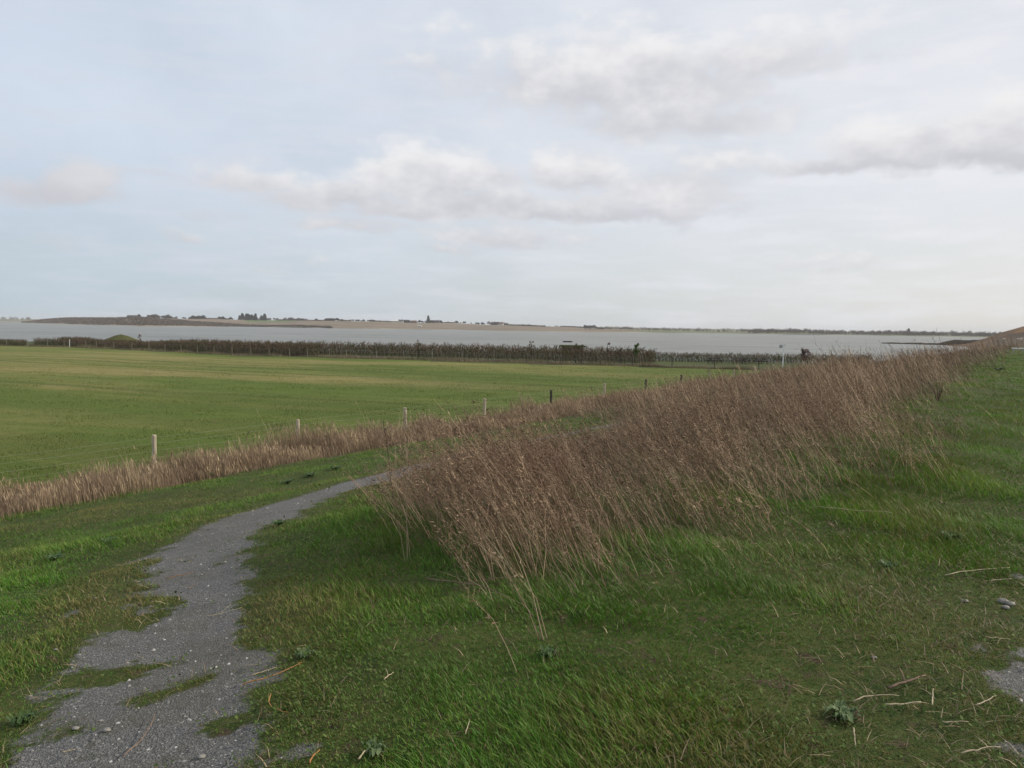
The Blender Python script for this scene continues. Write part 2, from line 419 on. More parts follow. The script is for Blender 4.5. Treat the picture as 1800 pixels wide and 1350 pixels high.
# ------------------------------------------------------------------ ground sheet, cut along path and field
def axis(lo, d0, d1, hi, step, grow):
    a = [d0]
    while a[-1] < d1: a.append(a[-1] + step)
    k = step
    while a[-1] < hi: k = min(k * grow, 9); a.append(a[-1] + k)
    k = step; b = []
    x = d0
    while x > lo: k = min(k * grow, 9); x -= k; b.append(x)
    return np.array(b[::-1] + a)
gx = axis(-420, -8, 5, 420, .06, 1.07); gy = axis(-60, 1.8, 16, 460, .06, 1.05)
GX, GY = np.meshgrid(gx, gy)
GZ = H(GX, GY); NX, NY = len(gx), len(gy)
GR = gravel(GX, GY)
S_, N_ = sn(GX, GY)
hill = np.exp(-(((GX - 232) / 48) ** 2 + ((GY - 285) / 75) ** 2))
BR = np.clip(sstep(2.6, 4.5, N_ + .5 * n_mid(GX, GY)) * sstep(5, 9, S_ - (N_ - 4) * .7) * sstep(11.2, 10.2, N_) * .75 + sstep(16.2, 17.6, N_) * sstep(22, 20.6, N_) * .85
             + sstep(.08, .3, hill + .06 * n_lo(GX, GY)) + sstep(-1.5, 4, GY - hedge_y(GX)) * sstep(9, 6, GY - hedge_y(GX)) * sstep(20, 22, N_) * .8 * sstep(17, 13, GX) + sstep(110, 150, S_) * sstep(-5, 0, N_) * .7, 0, 1)
idx = np.arange(NX * NY).reshape(NY, NX)
quads = np.stack([idx[:-1, :-1], idx[:-1, 1:], idx[1:, 1:], idx[1:, :-1]], -1).reshape(-1, 4)
fc = lambda A: ((A[:-1, :-1] + A[:-1, 1:] + A[1:, 1:] + A[1:, :-1]) / 4).ravel()
cg, cn, cx, cy = fc(GR), fc(N_), fc(GX), fc(GY)
is_path = (cg > .5) & (cn > -2)
is_field = (~is_path) & (cn > 20.8) & (cy < hedge_y(cx) - 1)
VV = np.stack([GX.ravel(), GY.ravel(), GZ.ravel()], 1)
def sub(name, mask, m_, label):
    q = quads[mask]; u, inv = np.unique(q, return_inverse=True)
    o = tri_mesh(name, VV[u], None, m_, quads=inv.reshape(-1, 4), attrs={'gravel': GR.ravel()[u], 'brown': BR.ravel()[u], 'hill': sstep(.10, .4, hill.ravel()[u])}, smooth=True)
    return tag(o, kind='structure')
sub('ground', ~is_path & ~is_field, M_ground, '')
sub('path', is_path, M_ground, '')
sub('field', is_field, M_field, '')

# lake
L = 5000
o = tri_mesh('lake', [(-L, -L, -.8), (L, -L, -.8), (L, L, -.8), (-L, L, -.8)], None, M_water, quads=[(0, 1, 2, 3)]); tag(o, kind='structure')

# ------------------------------------------------------------------ far shore
SP = np.array([-300, 38, 120, 250, 450, 600, 800, 900, 1040, 1200, 1350, 1500, 1600, 1750, 2300]); SY = np.array([1400, 1400, 1060, 860, 1150, 1020, 1160, 1010, 1000, 1230, 1180, 1300, 1200, 1130, 1100])
RP = np.array([-300, 20, 45, 60, 80, 130, 200, 300, 400, 525, 700, 800, 900, 1000, 1060, 1200, 2300]); RZ = np.array([-4, -4, -1.2, 2.2, 5.2, 8.4, 9.4, 10.0, 10.6, 10.6, 10.2, 9.6, 7.0, 5.4, 3.0, 1.5, .8])
def far_z(px, Yd):
    s = np.interp(px, SP, SY) + 14 * n_lo(np.asarray(px) * .12, 0 * px); k = (Yd - s) / 330
    rz = np.interp(px, RP, RZ)
    front = np.clip((Yd - s) / 12, -1, 1)
    return np.where(k < 0, -1.6, -0.9 + front * .8 + (rz + .2) * sstep(0, 1, k) + .35 * n_lo(px * .2, Yd * .05) * sstep(0, .4, k)) - 6 * sstep(1.6, 6, k)
pxs = np.concatenate([np.arange(-120, 1300, 6), np.arange(1300, 2000, 14)]).astype(float)
ks = np.concatenate([np.linspace(-12, 30, 12), np.linspace(45, 420, 24), np.linspace(480, 1500, 10)])
FPX, FK = np.meshgrid(pxs, ks); FY = np.interp(FPX, SP, SY) + FK
tt = (FPX - 900) / F * 1.0028
FX = FY * tt; FZ = far_z(FPX, FY)
gi = np.arange(FPX.size).reshape(FPX.shape)
q = np.stack([gi[:-1, :-1], gi[:-1, 1:], gi[1:, 1:], gi[1:, :-1]], -1).reshape(-1, 4)
grn = sstep(425, 440, FPX) * sstep(530, 505, FPX) * sstep(180, 230, FK) * .9 + sstep(1080, 1150, FPX) * .55
snd = sstep(14, 4, np.abs(FK - 6)) * (.4 + .5 * (n_mid(FPX * .05, 0 * FPX) > 0))
o = tri_mesh('far_shore', np.stack([FX.ravel(), FY.ravel(), FZ.ravel()], 1), None, M_far, quads=q, attrs={'green': np.clip(grn, 0, 1).ravel(), 'sand': snd.ravel()}, smooth=True)
tag(o, kind='structure')
# low scrub line along the ridge
r_ = np.random.RandomState(55); n = 2600; p_ = 235 + 800 * r_.rand(n); kp = (n_hi(p_ * .03, 0 * p_) > -.5); p_ = p_[kp]; n = len(p_)
Yd = np.interp(p_, SP, SY) + 325 + 50 * r_.rand(n); C9 = np.stack([(p_ - 900) / F * 1.0028 * Yd, Yd, far_z(p_, Yd) + .8], 1)
RIDGE = (C9, np.stack([1.6 + r_.rand(n), 1.6 + r_.rand(n), .9 + .8 * r_.rand(n)], 1))
# a still farther low land behind
hp = np.linspace(-300, 2100, 200); rows = [2300, 2450, 2700, 3200]; hz = [-1.2, 4.5, 7.0, 6.0]
HV = []; 
for Yd, z in zip(rows, hz):
    for p_ in hp: HV.append(((p_ - 900) / F * Yd, Yd, z + (z > 0) * 1.5 * float(n_lo(p_ * .05, Yd * .01))))
hi_ = np.arange(len(HV)).reshape(4, -1)
o = tri_mesh('hills', HV, None, M_far, quads=np.stack([hi_[:-1, :-1], hi_[:-1, 1:], hi_[1:, 1:], hi_[1:, :-1]], -1).reshape(-1, 4), attrs={'green': np.full(len(HV), .4), 'sand': np.zeros(len(HV))}, smooth=True)
tag(o, kind='structure')
def far_pt(px, k): 
    Yd = float(np.interp(px, SP, SY)) + k; return Vector(((px - 900) / F * Yd * 1.0028, Yd, float(far_z(np.array(float(px)), np.array(Yd)))))

# clumps: many small faces spread through crown volumes
def clumps(C_, RR, per, size, flat=1.0, seed=3, up=.0):
    """C_ centres (N,3), RR radii (N,3) -> triangles spread over the ellipsoids"""
    r = np.random.RandomState(seed); N = len(C_)
    d = r.normal(size=(N, per, 3)); d /= np.linalg.norm(d, axis=2, keepdims=True)
    rad = r.rand(N, per, 1) ** .45
    c = C_[:, None, :] + d * rad * RR[:, None, :]
    c = c.reshape(-1, 3); M_ = len(c)
    sz = np.repeat(np.asarray(size).reshape(-1) if np.ndim(size) else np.full(N, size), per)[:, None] * (.5 + r.rand(M_, 1))
    a = r.normal(size=(M_, 3)); a[:, 2] = a[:, 2] * flat + up; a /= np.linalg.norm(a, axis=1, keepdims=True)
    b = r.normal(size=(M_, 3)); b /= np.linalg.norm(b, axis=1, keepdims=True)
    Vt = np.stack([c - a * sz * .6 - b * sz * .35, c - a * sz * .4 + b * sz * .45, c + a * sz * .8], 1).reshape(-1, 3)
    return Vt, np.arange(M_ * 3).reshape(-1, 3), np.repeat(r.rand(M_), 3)
# dark scrub over the near hillside of the far shore
n = 5200
spx = rs.rand(n) * 540 + 42; lim = np.interp(spx, [40, 230, 300, 400, 460, 520], [360, 360, 210, 110, 30, 4])
kk = rs.rand(n) ** .8 * lim + 8 + 14 * rs.rand(n)
Yd = np.interp(spx, SP, SY) + kk; Cc = np.stack([(spx - 900) / F * 1.0028 * Yd, Yd, far_z(spx, Yd) + .6], 1)
keep = Cc[:, 2] > -.6; Cc = Cc[keep]
rr = (1.0 + 1.5 * rs.rand(len(Cc), 1)) * np.array([[1.5, 1.5, .8]])
v_, t_, a_ = clumps(Cc, rr, 22, 1.1, seed=5)
tag(tri_mesh('scrub', v_, t_, M_farwood, attrs={'rnd': a_}), 'dark brown scrub covering the low headland across the lake at left', 'scrub', kind='stuff')
v_, t_, a_ = clumps(RIDGE[0], RIDGE[1], 26, .8, seed=6)
tag(tri_mesh('hedgerow_scrub', v_, t_, M_farwood, attrs={'rnd': a_}), 'low broken hedgerow scrub along the far ridge', 'scrub', kind='stuff')
# woods along the far right shore (one mass)
def wood(name, px0, px1, n, k0, k1, hmin, hmax, label, seed, Yfix=None):
    r = np.random.RandomState(seed); p = px0 + (px1 - px0) * r.rand(n)
    if Yfix: Yd = Yfix + 120 * r.rand(n); z0 = np.full(n, 4.0)
    else: kk = k0 + (k1 - k0) * r.rand(n); Yd = np.interp(p, SP, SY) + kk; z0 = np.maximum(far_z(p, Yd), -.7)
    sc_ = 1 + .13 * np.sin(p * .31) * np.sin(p * .087 + 1)
    h = (hmin + (hmax - hmin) * r.rand(n)**1.5) * sc_
    C_ = np.stack([(p - 900) / F * 1.0028 * Yd, Yd, z0 + h * .55], 1)
    v_, t_, a_ = clumps(C_, np.stack([h * .42, h * .42, h * .5], 1), 60, h * .13, seed=seed)
    tag(tri_mesh(name, v_, t_, M_farwood, attrs={'rnd': a_}), label, 'woodland', kind='stuff')
wood('woodland', 1310, 2000, 1500, 25, 140, 4.5, 8.5, 'low grey-brown wood lining the far shore at right', 11)
wood('woodland', 1060, 1330, 300, 200, 330, 3, 6, 'thin broken line of bushes on the far shore at centre right', 12)
wood('woodland', -150, 60, 130, 0, 0, 7, 11, 'faint wood on the most distant shore at the left edge', 13, 2330)
wood('woodland', 1050, 1600, 300, 0, 0, 4, 9, 'hazy wooded skyline behind the far shore at right', 14, 2500)

# ------------------------------------------------------------------ trees on the far ridge
def tree_proto(kind, seed):
    r = np.random.RandomState(seed)
    root = empty({'conifer': 'conifer_tree', 'bare': 'bare_tree', 'round': 'broadleaf_tree'}[kind], (0, 0, 0))
    b = MB(); b.tube([(0, 0, -.3), (.1, 0, 2.5), (0, .15, 5.5), (.1, 0, 8)], [.32, .24, .15, .05], 6)
    for k in range(9):
        a = k * 2.4; z = 2.6 + .55 * k; l = 2.6 - .17 * k
        b.tube([(0, 0, z), (math.cos(a) * l * .5, math.sin(a) * l * .5, z + .7), (math.cos(a) * l, math.sin(a) * l, z + 1.7)], [.10, .06, .02], 4)
    b.build('trunk', M_bark, root)
    if kind == 'conifer':
        z = np.linspace(1.2, 9.6, 26); C_ = np.stack([.3 * r.normal(size=26), .3 * r.normal(size=26), z], 1)
        rad = (2.5 * (1 - (z - 1.2) / 9.2) ** .8 + .25) * (.8 + .4 * r.rand(26))
        v_, t_, a_ = clumps(C_, np.stack([rad, rad, np.full(26, .8)], 1), 55, .75, seed=seed); m_ = M_conifer
    elif kind == 'bare':
        d = r.normal(size=(26, 3)); d[:, 2] = np.abs(d[:, 2]); d /= np.linalg.norm(d, axis=1, keepdims=True)
        C_ = d * np.array([[2.6, 2.6, 4.2]]) * (.5 + .5 * r.rand(26, 1)) + np.array([[0, 0, 4.2]])
        v_, t_, a_ = clumps(C_, np.full((26, 3), 1.1), 45, .42, up=.8, seed=seed); m_ = M_baretree
    else:
        d = r.normal(size=(22, 3)); d /= np.linalg.norm(d, axis=1, keepdims=True)
        C_ = d * np.array([[2.7, 2.7, 2.9]]) * (.4 + .6 * r.rand(22, 1)) + np.array([[0, 0, 5.6]])
        v_, t_, a_ = clumps(C_, np.full((22, 3), 1.35), 60, .62, seed=seed); m_ = M_broad
    tri_mesh('crown', v_, t_, m_, root, {'rnd': a_})
    remember(root)
    return root
PT = {'conifer': [tree_proto('conifer', 1), tree_proto('conifer', 2)], 'bare': [tree_proto('bare', 3), tree_proto('bare', 4)], 'round': [tree_proto('round', 5), tree_proto('round', 6)]}
used = set()
def place_tree(kind, px, k, h, label, group=None):
    pr = random.choice(PT[kind])
    if pr.name not in used: used.add(pr.name); o = pr
    else: o = copy_tree(pr)
    p = far_pt(px, k); o.location = (p.x, p.y, p.z - .2); s = h / 10.0
    o.scale = (s * random.uniform(.9, 1.35), s * random.uniform(.9, 1.35), s); o.rotation_euler = (0, 0, random.uniform(0, 6.28))
    tag(o, label, 'tree', group)
    return o
CLUST = [  # px0, px1, count, kind, hmin, hmax, ridge offset, label, group
    (262, 312, 15, 'bare', 8, 10.5, 'pale leafless tree in the grey row behind the dark headland scrub'),
    (314, 362, 12, 'round', 6, 9.5, 'dark tree in the short row between the pale grove and the ridge conifers'),
    (366, 410, 9, 'round', 4, 7.5, 'small dark tree just left of the tall conifer clump on the far ridge'),
    (412, 466, 15, 'conifer', 9, 15, 'tall black-green conifer in the highest clump above the green slope'),
    (470, 548, 18, 'bare', 6, 9, 'grey leafless tree in the falling row right of the ridge conifers'),
    (553, 602, 12, 'round', 5, 8.5, 'round dark tree of the loose group midway along the left ridge'),
    (612, 690, 13, 'round', 3, 6, 'small bushy tree spaced thinly along the bare brown ridge'),
    (706, 775, 24, 'round', 5, 8.5, 'dark tree around the farmstead roofs on the far ridge'),
    (785, 850, 11, 'round', 4, 7, 'small dark tree right of the farmstead on the far ridge'),
    (855, 890, 14, 'bare', 6, 9.5, 'reddish-grey tree around the brown houses near the end of the ridge'),
    (896, 934, 8, 'round', 3, 5.5, 'low green-grey tree just beyond the brown houses on the ridge'),
    (948, 1000, 6, 'round', 2.5, 4, 'tiny bush on the falling end of the brown ridge')]
for (a, b, c, kind, h0, h1, lab) in CLUST:
    cen = [random.uniform(a, b) for _ in range(max(2, c // 4))]
    for i in range(int(c * 2.0)):
        q_ = random.random(); px_ = random.uniform(a, b) if q_ < .45 else min(b, max(a, random.gauss(random.choice(cen), (b - a) * .07)))
        o = place_tree(kind, px_, 325 + random.uniform(-15, 70), h0 * .75 + (h1 - h0 * .75) * random.random() ** 1.6, lab, lab)
        o.scale.x *= random.uniform(1.0, 1.5); o.scale.y *= 1.2; o.location.z -= o.scale.z * 1.2
place_tree('round', 247, 330, 7, 'single dark round tree beside the long low barn on the far ridge')
place_tree('conifer', 752, 320, 14, 'tallest dark conifer beside the farmstead on the far ridge')
place_tree('conifer', 1592 , 90, 12, 'tree standing above the right-hand wood across the lake')
for i in range(12):
    place_tree('bare' if i < 8 else 'round', 1024 + i * 3 + random.random() * 2, 190, random.uniform(6, 9.5) if i < 8 else 5,
               'leafless tree in the isolated clump at the end of the brown land' if i < 8 else 'low dark bush at the right foot of the isolated clump', 'isolated clump across the lake, bare trees' if i < 8 else 'isolated clump across the lake, dark bushes')

def house(px, k, wd, dp, hh, rh, wallm, roofm, label, rz=0, wins=3, chim=True, name='farmhouse', cat='house', dz=0):
    p = far_pt(px, k); root = empty(name, (p.x, p.y, p.z - .3 + dz), rz)
    MB().box((0, 0, hh / 2), (wd, dp, hh)).build('wall', wallm, root)
    e = .4; x, y = wd / 2 + e, dp / 2 + e
    rf = MB().add([(-x, -y, hh - .1), (x, -y, hh - .1), (x, y, hh - .1), (-x, y, hh - .1), (-x + .3, 0, hh + rh), (x - .3, 0, hh + rh)],
             [(0, 1, 5, 4), (2, 3, 4, 5), (1, 2, 5), (3, 0, 4), (3, 2, 1, 0)]).build('roof', roofm, root)
    if chim: MB().box((wd * .32, 0, hh + rh), (.8, .8, 1.6)).build('chimney', M_brickw, rf)
    for i in range(wins):
        fx = -wd / 2 + wd * (i + .5) / wins
        MB().box((fx, -dp / 2 - .02, hh * .55), (min(1.2, wd / wins * .5), .08, hh * .35)).build('window', M_glassd, root)
    tag(root, label, cat)
    return root
house(237, 325, 18, 7, 3, 1.8, M_brickw, M_slate, 'long low barn on the far ridge left of the pale leafless grove', name='barn', cat='barn', chim=False)
house(694, 322, 12, 8, 3, 1.6, M_render, M_white, 'pale-roofed shed, left of the two white farm buildings on the ridge', name='farm_shed', cat='shed', chim=False)
house(704, 318, 9, 8, 3.6, 2.2, M_render, M_slate, 'white house with dark roof beside the pale-roofed shed on the ridge')
house(727, 322, 10, 8, 3.2, 2, M_brickw, M_tile, 'brown house among trees between the white farm and the dark conifer', .2)
house(763, 326, 18, 9, 3.8, 1.8, M_brickw, M_slate, 'long dark building right of the tallest conifer on the ridge', 0, 5)
house(866, 322, 9, 8, 3.4, 2.2, M_brickw, M_tile, 'red-brown house, left of the pair among reddish-grey trees', .1)
house(879, 318, 8, 8, 3.2, 2.2, M_render, M_tile, 'pale-walled house, right of the pair among reddish-grey trees', -.2)
house(737, 90, 6, 4, 1.8, .8, M_render, M_render, 'small pale hut low on the brown slope near the water', name='hut', cat='hut', chim=False, wins=2)
# mast
p = at_depth(1646, 588, 2100); root = empty('radio_mast', (p.x, p.y, 0)); b = MB()
for q_ in ((-.8, -.8), (.8, -.8), (0, .9)): b.tube([(q_[0], q_[1], 0), (q_[0] * .3, q_[1] * .3, 20)], .18, 4)
for z in range(1, 20, 2):
    s_ = .8 * (1 - .7 * z / 20); b.tube([(-s_, -s_, z), (s_, -s_, z + 1.5), (0, s_ * 1.1, z + 2), (-s_, -s_, z + 2)], .1, 4)
b.build('lattice', M_grey, root); MB().tube([(0, 0, 20), (0, 0, 24)], .1, 5).build('antenna', M_grey, root)
tag(root, 'thin radio mast above the wood on the right-hand skyline', 'mast')

# spit of land in the lake, right
def spit():
    pts = []; 
    for i in range(40):
        k = i / 39; px = 1550 + 290 * k; Yd = 365 - 60 * k; c = at_depth(px, 604, Yd); pts.append((c.x, c.y, .2 + 5 * k ** 1.2, -.35 + .5 * min(1, k * 2) + (1.6 * sstep(.33, .45, k))))
    V_ = []
    for (x, y, wd, h) in pts:
        for j, (o_, z_) in enumerate(((-1.6, -1.6), (-1, -.75), (-.6, .8), (0, 1), (.6, .8), (1, -.75), (1.6, -1.6))):
            z = h * z_ if z_ > 0 else z_
            V_.append((x, y + o_ * wd, (max(z, -.78) if z_ > 0 else z) + .12 * float(n_mid(x, y + j))))
    g = np.arange(len(V_)).reshape(40, 7)
    return V_, np.stack([g[:-1, :-1], g[:-1, 1:], g[1:, 1:], g[1:, :-1]], -1).reshape(-1, 4)
V_, q = spit()
tag(tri_mesh('spit', V_, None, M_ground, quads=q, attrs={'gravel': np.zeros(len(V_)), 'brown': np.ones(len(V_))}), kind='structure')

# ------------------------------------------------------------------ hedges, far fence, stakes
def on_line(px, off=0.0):
    """point of the field's far edge seen in column px, off metres behind it"""
    d = ray(px, 620); lo, hi = 60., 260.
    for _ in range(30):
        m_ = (lo + hi) / 2; x = d.x / d.y * m_
        if m_ > float(hedge_y(x)) + off: hi = m_
        else: lo = m_
    return Vector((d.x / d.y * lo, lo, float(H(d.x / d.y * lo, lo))))
def hedge(px0, px1, off, h0, h1, wd, dens, label, seed, green=.25, base=0.0, prof=None):
    r = np.random.RandomState(seed); a, b = on_line(px0, off), on_line(px1, off)
    # follow the edge in steps
    P = [on_line(px0 + (px1 - px0) * i / 30, off) for i in range(31)]
    Lt = sum((P[i + 1] - P[i]).length for i in range(30)); n = int(Lt * dens)
    k = r.rand(n) * 30; i = np.minimum(k.astype(int), 29); f = (k - i)[:, None]; A = np.array([tuple(p) for p in P])
    c = A[i] * (1 - f) + A[i + 1] * f
    hh = (h0 + (h1 - h0) * r.rand(n)) * (1 if prof is None else np.interp(px0 + (px1 - px0) * k / 30, prof[0], prof[1])) * (1 + .06 * np.sin(k * 5.1 + seed) + .05 * np.sin(k * 13.7))
    u = r.rand(n)
    c = c + np.stack([r.normal(size=n) * .1, r.normal(size=n) * wd * .4, base + u * (hh - base) * .93], 1)
    d = np.stack([r.normal(size=n) * .35, r.normal(size=n) * .35, .5 + r.rand(n)], 1); d /= np.linalg.norm(d, axis=1, keepdims=True)
    ln = (.16 + .28 * r.rand(n))[:, None]; sd_ = np.stack([r.normal(size=n), r.normal(size=n) * .3, r.normal(size=n) * .5], 1)
    sd_ /= np.linalg.norm(sd_, axis=1, keepdims=True)
    wv = (.018 + .022 * r.rand(n))[:, None]
    V_ = np.stack([c - sd_ * wv, c + sd_ * wv, c + d * ln], 1).reshape(-1, 3)
    rnd = np.repeat(r.rand(n), 3)
    root = empty('hedge', tuple(P[15])); gs = r.rand(n) < green * np.clip(1.6 - 1.4 * u, .2, 1.6)
    V_ = V_ - np.array([tuple(P[15])])
    Vt = V_.reshape(-1, 3, 3); rn = rnd.reshape(-1, 3)
    for nm, ms, m_ in (('branches', ~gs, M_hedge), ('leaves', gs, M_hedgegreen)):
        vv = Vt[ms].reshape(-1, 3); tri_mesh(nm, vv, np.arange(len(vv)).reshape(-1, 3), m_, root, {'rnd': rn[ms].ravel()})
    b = MB()
    for j in range(int(Lt / 1.2) if h0 > 1 else 0):
        kk_ = j * 1.2 / Lt * 30; ii = min(int(kk_), 29); p = P[ii].lerp(P[ii + 1], kk_ - ii) - P[15]
        for q_ in range(2):
            x = p.x + r.uniform(-.3, .3); y = p.y + r.uniform(-.3, .3)
            b.tube([(x, y, -.1 + p.z), (x + r.uniform(-.1, .1), y, h0 * .35), (x + r.uniform(-.3, .3), y, h0 * .65)], [.035, .025, .01], 4)
    if h0 > 1: b.build('stems', M_bark, root)
    tag(root, label, 'hedge')
hedge(-120, 45, 2, .8, 1.15, 1.2, 520, 'low dark green hedge left of the gap, at the left edge', 21, .6)
hedge(62, 108, 3, .8, 1.5, 1.2, 520, 'loose grey-green bushes between the gap and the tall brown hedge', 22, .8)
hedge(106, 560, 3.5, 1.55, 2.05, 1.8, 900, 'tall dense brown hedge along the left half of the field edge', 23, .25, 0, ([106, 150, 175, 260, 340, 560], [.82, .85, .66, .68, .98, 1.0]))
hedge(555, 1150, 6, 1.35, 2.15, 1.8, 850, 'brown hedge behind the staked saplings in the middle of the field edge', 24, .30, .15)
hedge(1135, 1530, 20, .8, 1.35, 1.0, 420, 'low thin grey hedge behind the picnic lawn', 25, .55)

M_oldpost = plain('grey_post', (.13, .115, .085), (.26, .235, .18), 5, .85, .1)
# far fence
line_px = [-60, -25, 12, 48, 84, 113, 122.5, 151, 170, 200, 232, 262, 290, 318, 347, 376, 408, 441, 473, 509, 540, 579, 609, 662, 710, 760, 812, 868, 925, 985, 1048, 1112, 1182, 1257, 1335, 1420, 1510]
root = empty('stock_fence', tuple(on_line(600)))
tag(root, 'distant fence of short posts along the far edge of the green field', 'fence'); off = on_line(600)
tops = []
for px in line_px:
    p = on_line(px) - off; hgt = 1.15 if px != 122.5 else 1.3; lx = random.uniform(-.05, .05)
    m_ = M_white if px == 122.5 else (M_oldpost if px < 900 else M_darkwood)
    po = MB().tube([(p.x, p.y, p.z - .3), (p.x + lx, p.y, p.z + hgt), (p.x + lx, p.y, p.z + hgt + .02)], [.05, .045, .03], 7).build('post', m_, root)
    if px == 122.5: po['label'] = 'white-painted gate post, thicker than its neighbours'
    tops.append((p.x, p.y, p.z))
for h in (.25, .55, .85, 1.08): MB().tube([(x, y + .06, z + h) for x, y, z in tops], .003, 3).build('wire', M_wire, root)

# rough grass strip at the hedge foot
N = 90000; u = rs.rand(N); xa = -100 + 150 * u; ya = hedge_y(xa) + np.where(xa > 15, 1.6, 5.0) * rs.rand(N) - .6; h = (.10 + .38 * rs.rand(N) ** 2) * np.clip(.8 + .4 * n_mid(xa, ya), .2, 2)
kp = (sn(xa, ya)[1] > 20) & (np.abs(xa / ya) < .9); xa, ya, h = xa[kp], ya[kp], h[kp]
ROUGH = (xa, ya, h)
# planting stakes and tree guards
def stake_proto():
    b = MB(); b.tube([(0, 0, -.2), (.01, 0, .5), (0, 0, .95), (0, 0, .97)], [.028, .026, .024, .01], 5)
    b.tube([(.03, 0, .1), (.06, .02, .6), (.10, 0, 1.15)], [.014, .010, .005], 4)
    for k in range(9): a = k * 2.1; b.tube([(.06, 0, .5 + .07 * k), (.06 + .16 * math.cos(a), .16 * math.sin(a), .68 + .08 * k)], [.008, .004], 3)
    return b.build('staked_sapling', M_stake)
M_stake = plain('pale_stake', (.10, .10, .06), (.20, .19, .13), 5, .85, .1)
M_guard = plain('tree_guard_plastic', (.22, .24, .20), (.36, .38, .33), 3, .5, .3)
sp = stake_proto(); first = True
px = 560.0
while px < 1140:
    p = on_line(px, 2.2 + random.uniform(-.3, .3)); o = sp if first else sp.copy()
    if not first: col.objects.link(o)
    first = False; o.location = (p.x, p.y, p.z); o.rotation_euler = (random.uniform(-.05, .05), random.uniform(-.05, .05), random.uniform(0, 6))
    o.scale = (1, 1, random.uniform(.7, 1.15))
    tag(o, 'thin staked sapling in the row in front of the brown hedge', 'sapling', 'staked saplings along the hedge foot'); px += random.choice((3.5, 5, 6.5, 8))
b = MB(); b.tube([(0, 0, -.05), (0, 0, .5), (.0, 0, .52)], [.03, .03, .025], 8); gd = b.build('tree_guard', M_guard)
first = True; px = 1146.0
while px < 1500:
    p = on_line(px, 18.5 + random.uniform(-.4, .4)); o = gd if first else gd.copy()
    if not first: col.objects.link(o)
    first = False; o.location = (p.x, p.y, p.z); o.rotation_euler = (random.uniform(-.08, .08), random.uniform(-.08, .08), 0); o.scale = (1, 1, random.uniform(.7, 1.3))
    tag(o, 'pale plastic tree guard in the low hedge behind the picnic lawn', 'tree guard', 'tree guards in the low hedge'); px += random.uniform(4, 8)

# small trees in the hedge line
def small_tree(name, px, off_, h, wdt, m_, label, seed, n=18, size=.16, per=60):
    p = on_line(px, off_); root = empty(name, tuple(p)); r = np.random.RandomState(seed)
    b = MB(); b.tube([(0, 0, -.2), (.03, 0, h * .4), (0, .03, h * .9)], [.06, .04, .01], 6)
    for k in range(8): a = k * 2.4; b.tube([(0, 0, h * (.25 + .07 * k)), (wdt * .8 * math.cos(a), wdt * .8 * math.sin(a), h * (.4 + .07 * k))], [.02, .006], 4)
    b.build('trunk', M_bark, root)
    C_ = np.stack([r.normal(size=n) * wdt * .45, r.normal(size=n) * wdt * .45, h * (.35 + .6 * r.rand(n))], 1)
    v_, t_, a_ = clumps(C_, np.full((n, 3), wdt * .35), per, size, up=.4, seed=seed); tri_mesh('crown', v_, t_, m_, root, {'rnd': a_})
    tag(root, label, 'tree')
M_bright = leafmat('spring_leaves', [(.07, .13, .02), (.10, .18, .03), (.16, .24, .06), (.08, .13, .025)], 2, .3)
M_redleaf = leafmat('dark_red_twigs', [(.05, .018, .018), (.08, .028, .026), (.12, .05, .04), (.05, .02, .02)], 2, .1)
small_tree('spring_sapling', 1119, 5, 2.9, .36, M_bright, 'bright green sapling at the right end of the brown hedge', 31)
small_tree('red_shrub', 1413, 14, 2.3, .62, M_redleaf, 'dark red shrub right of the white signpost', 32, 34, .10, 40)
for i, (px, h) in enumerate(((246, 2.5), (404, 2.3), (536, 2.5), (735, 2.7), (934, 2.9), (1012, 2.8), (1022, 2.7), (1068, 2.8), (1090, 2.6))):
    small_tree('thin_sapling', px, 5, h, .3, M_hedge, ['thin bare sapling poking above the hedge right of the turf roof', 'thin bare sapling above the left part of the tall hedge', 'thin bare sapling where the staked row begins',
      'thin bare sapling above the middle of the brown hedge', 'thin bare sapling left of the dark raft and hide', 'thin bare sapling rising just behind the hide, left of two', 'thin bare sapling rising just behind the hide, right of two',
      'thin bare sapling between the hide and the bright green sapling', 'thin bare sapling just left of the bright green sapling'][i], 40 + i, 8, .12, 22)

# turf-roofed shelter
p = at_depth(213, 600, 142); root = empty('turf_roofed_shelter', (p.x, p.y, float(H(p.x, p.y))))
zz = 0
ap = at_depth(213, 587.6, 142).z - root.location.z; ev = at_depth(213, 597.5, 142).z - root.location.z
V_ = [(0, 0, ap)]; r1 = 2.95
for rr_, z in ((r1 * .35, ap - (ap - ev) * .25), (r1 * .7, ap - (ap - ev) * .66), (r1, ev), (r1 - .05, ev - .18)):
    for k in range(16): a = k * math.pi / 8; V_.append((rr_ * math.cos(a), rr_ * math.sin(a), z + .03 * math.sin(k * 3.3)))
fs = [(0, 1 + k, 1 + (k + 1) % 16) for k in range(16)]
for j in range(3):
    for k in range(16): fs.append((1 + j * 16 + k, 17 + j * 16 + k, 17 + j * 16 + (k + 1) % 16, 1 + j * 16 + (k + 1) % 16))
fs.append(tuple(49 + k for k in range(16)))
MB().add(V_, fs).build('roof', M_turfroof, root)
b = MB()
for k in range(16):
    if k in (3, 4): continue
    a = (k + .5) * math.pi / 8; b.box((2.5 * math.cos(a), 2.5 * math.sin(a), (ev - .1) / 2 - .2), (.12, .98, ev + .3), a)
b.build('wall', M_darkwood, root)
tag(root, 'round shelter with low pointed turf roof behind the tall hedge', 'shelter')

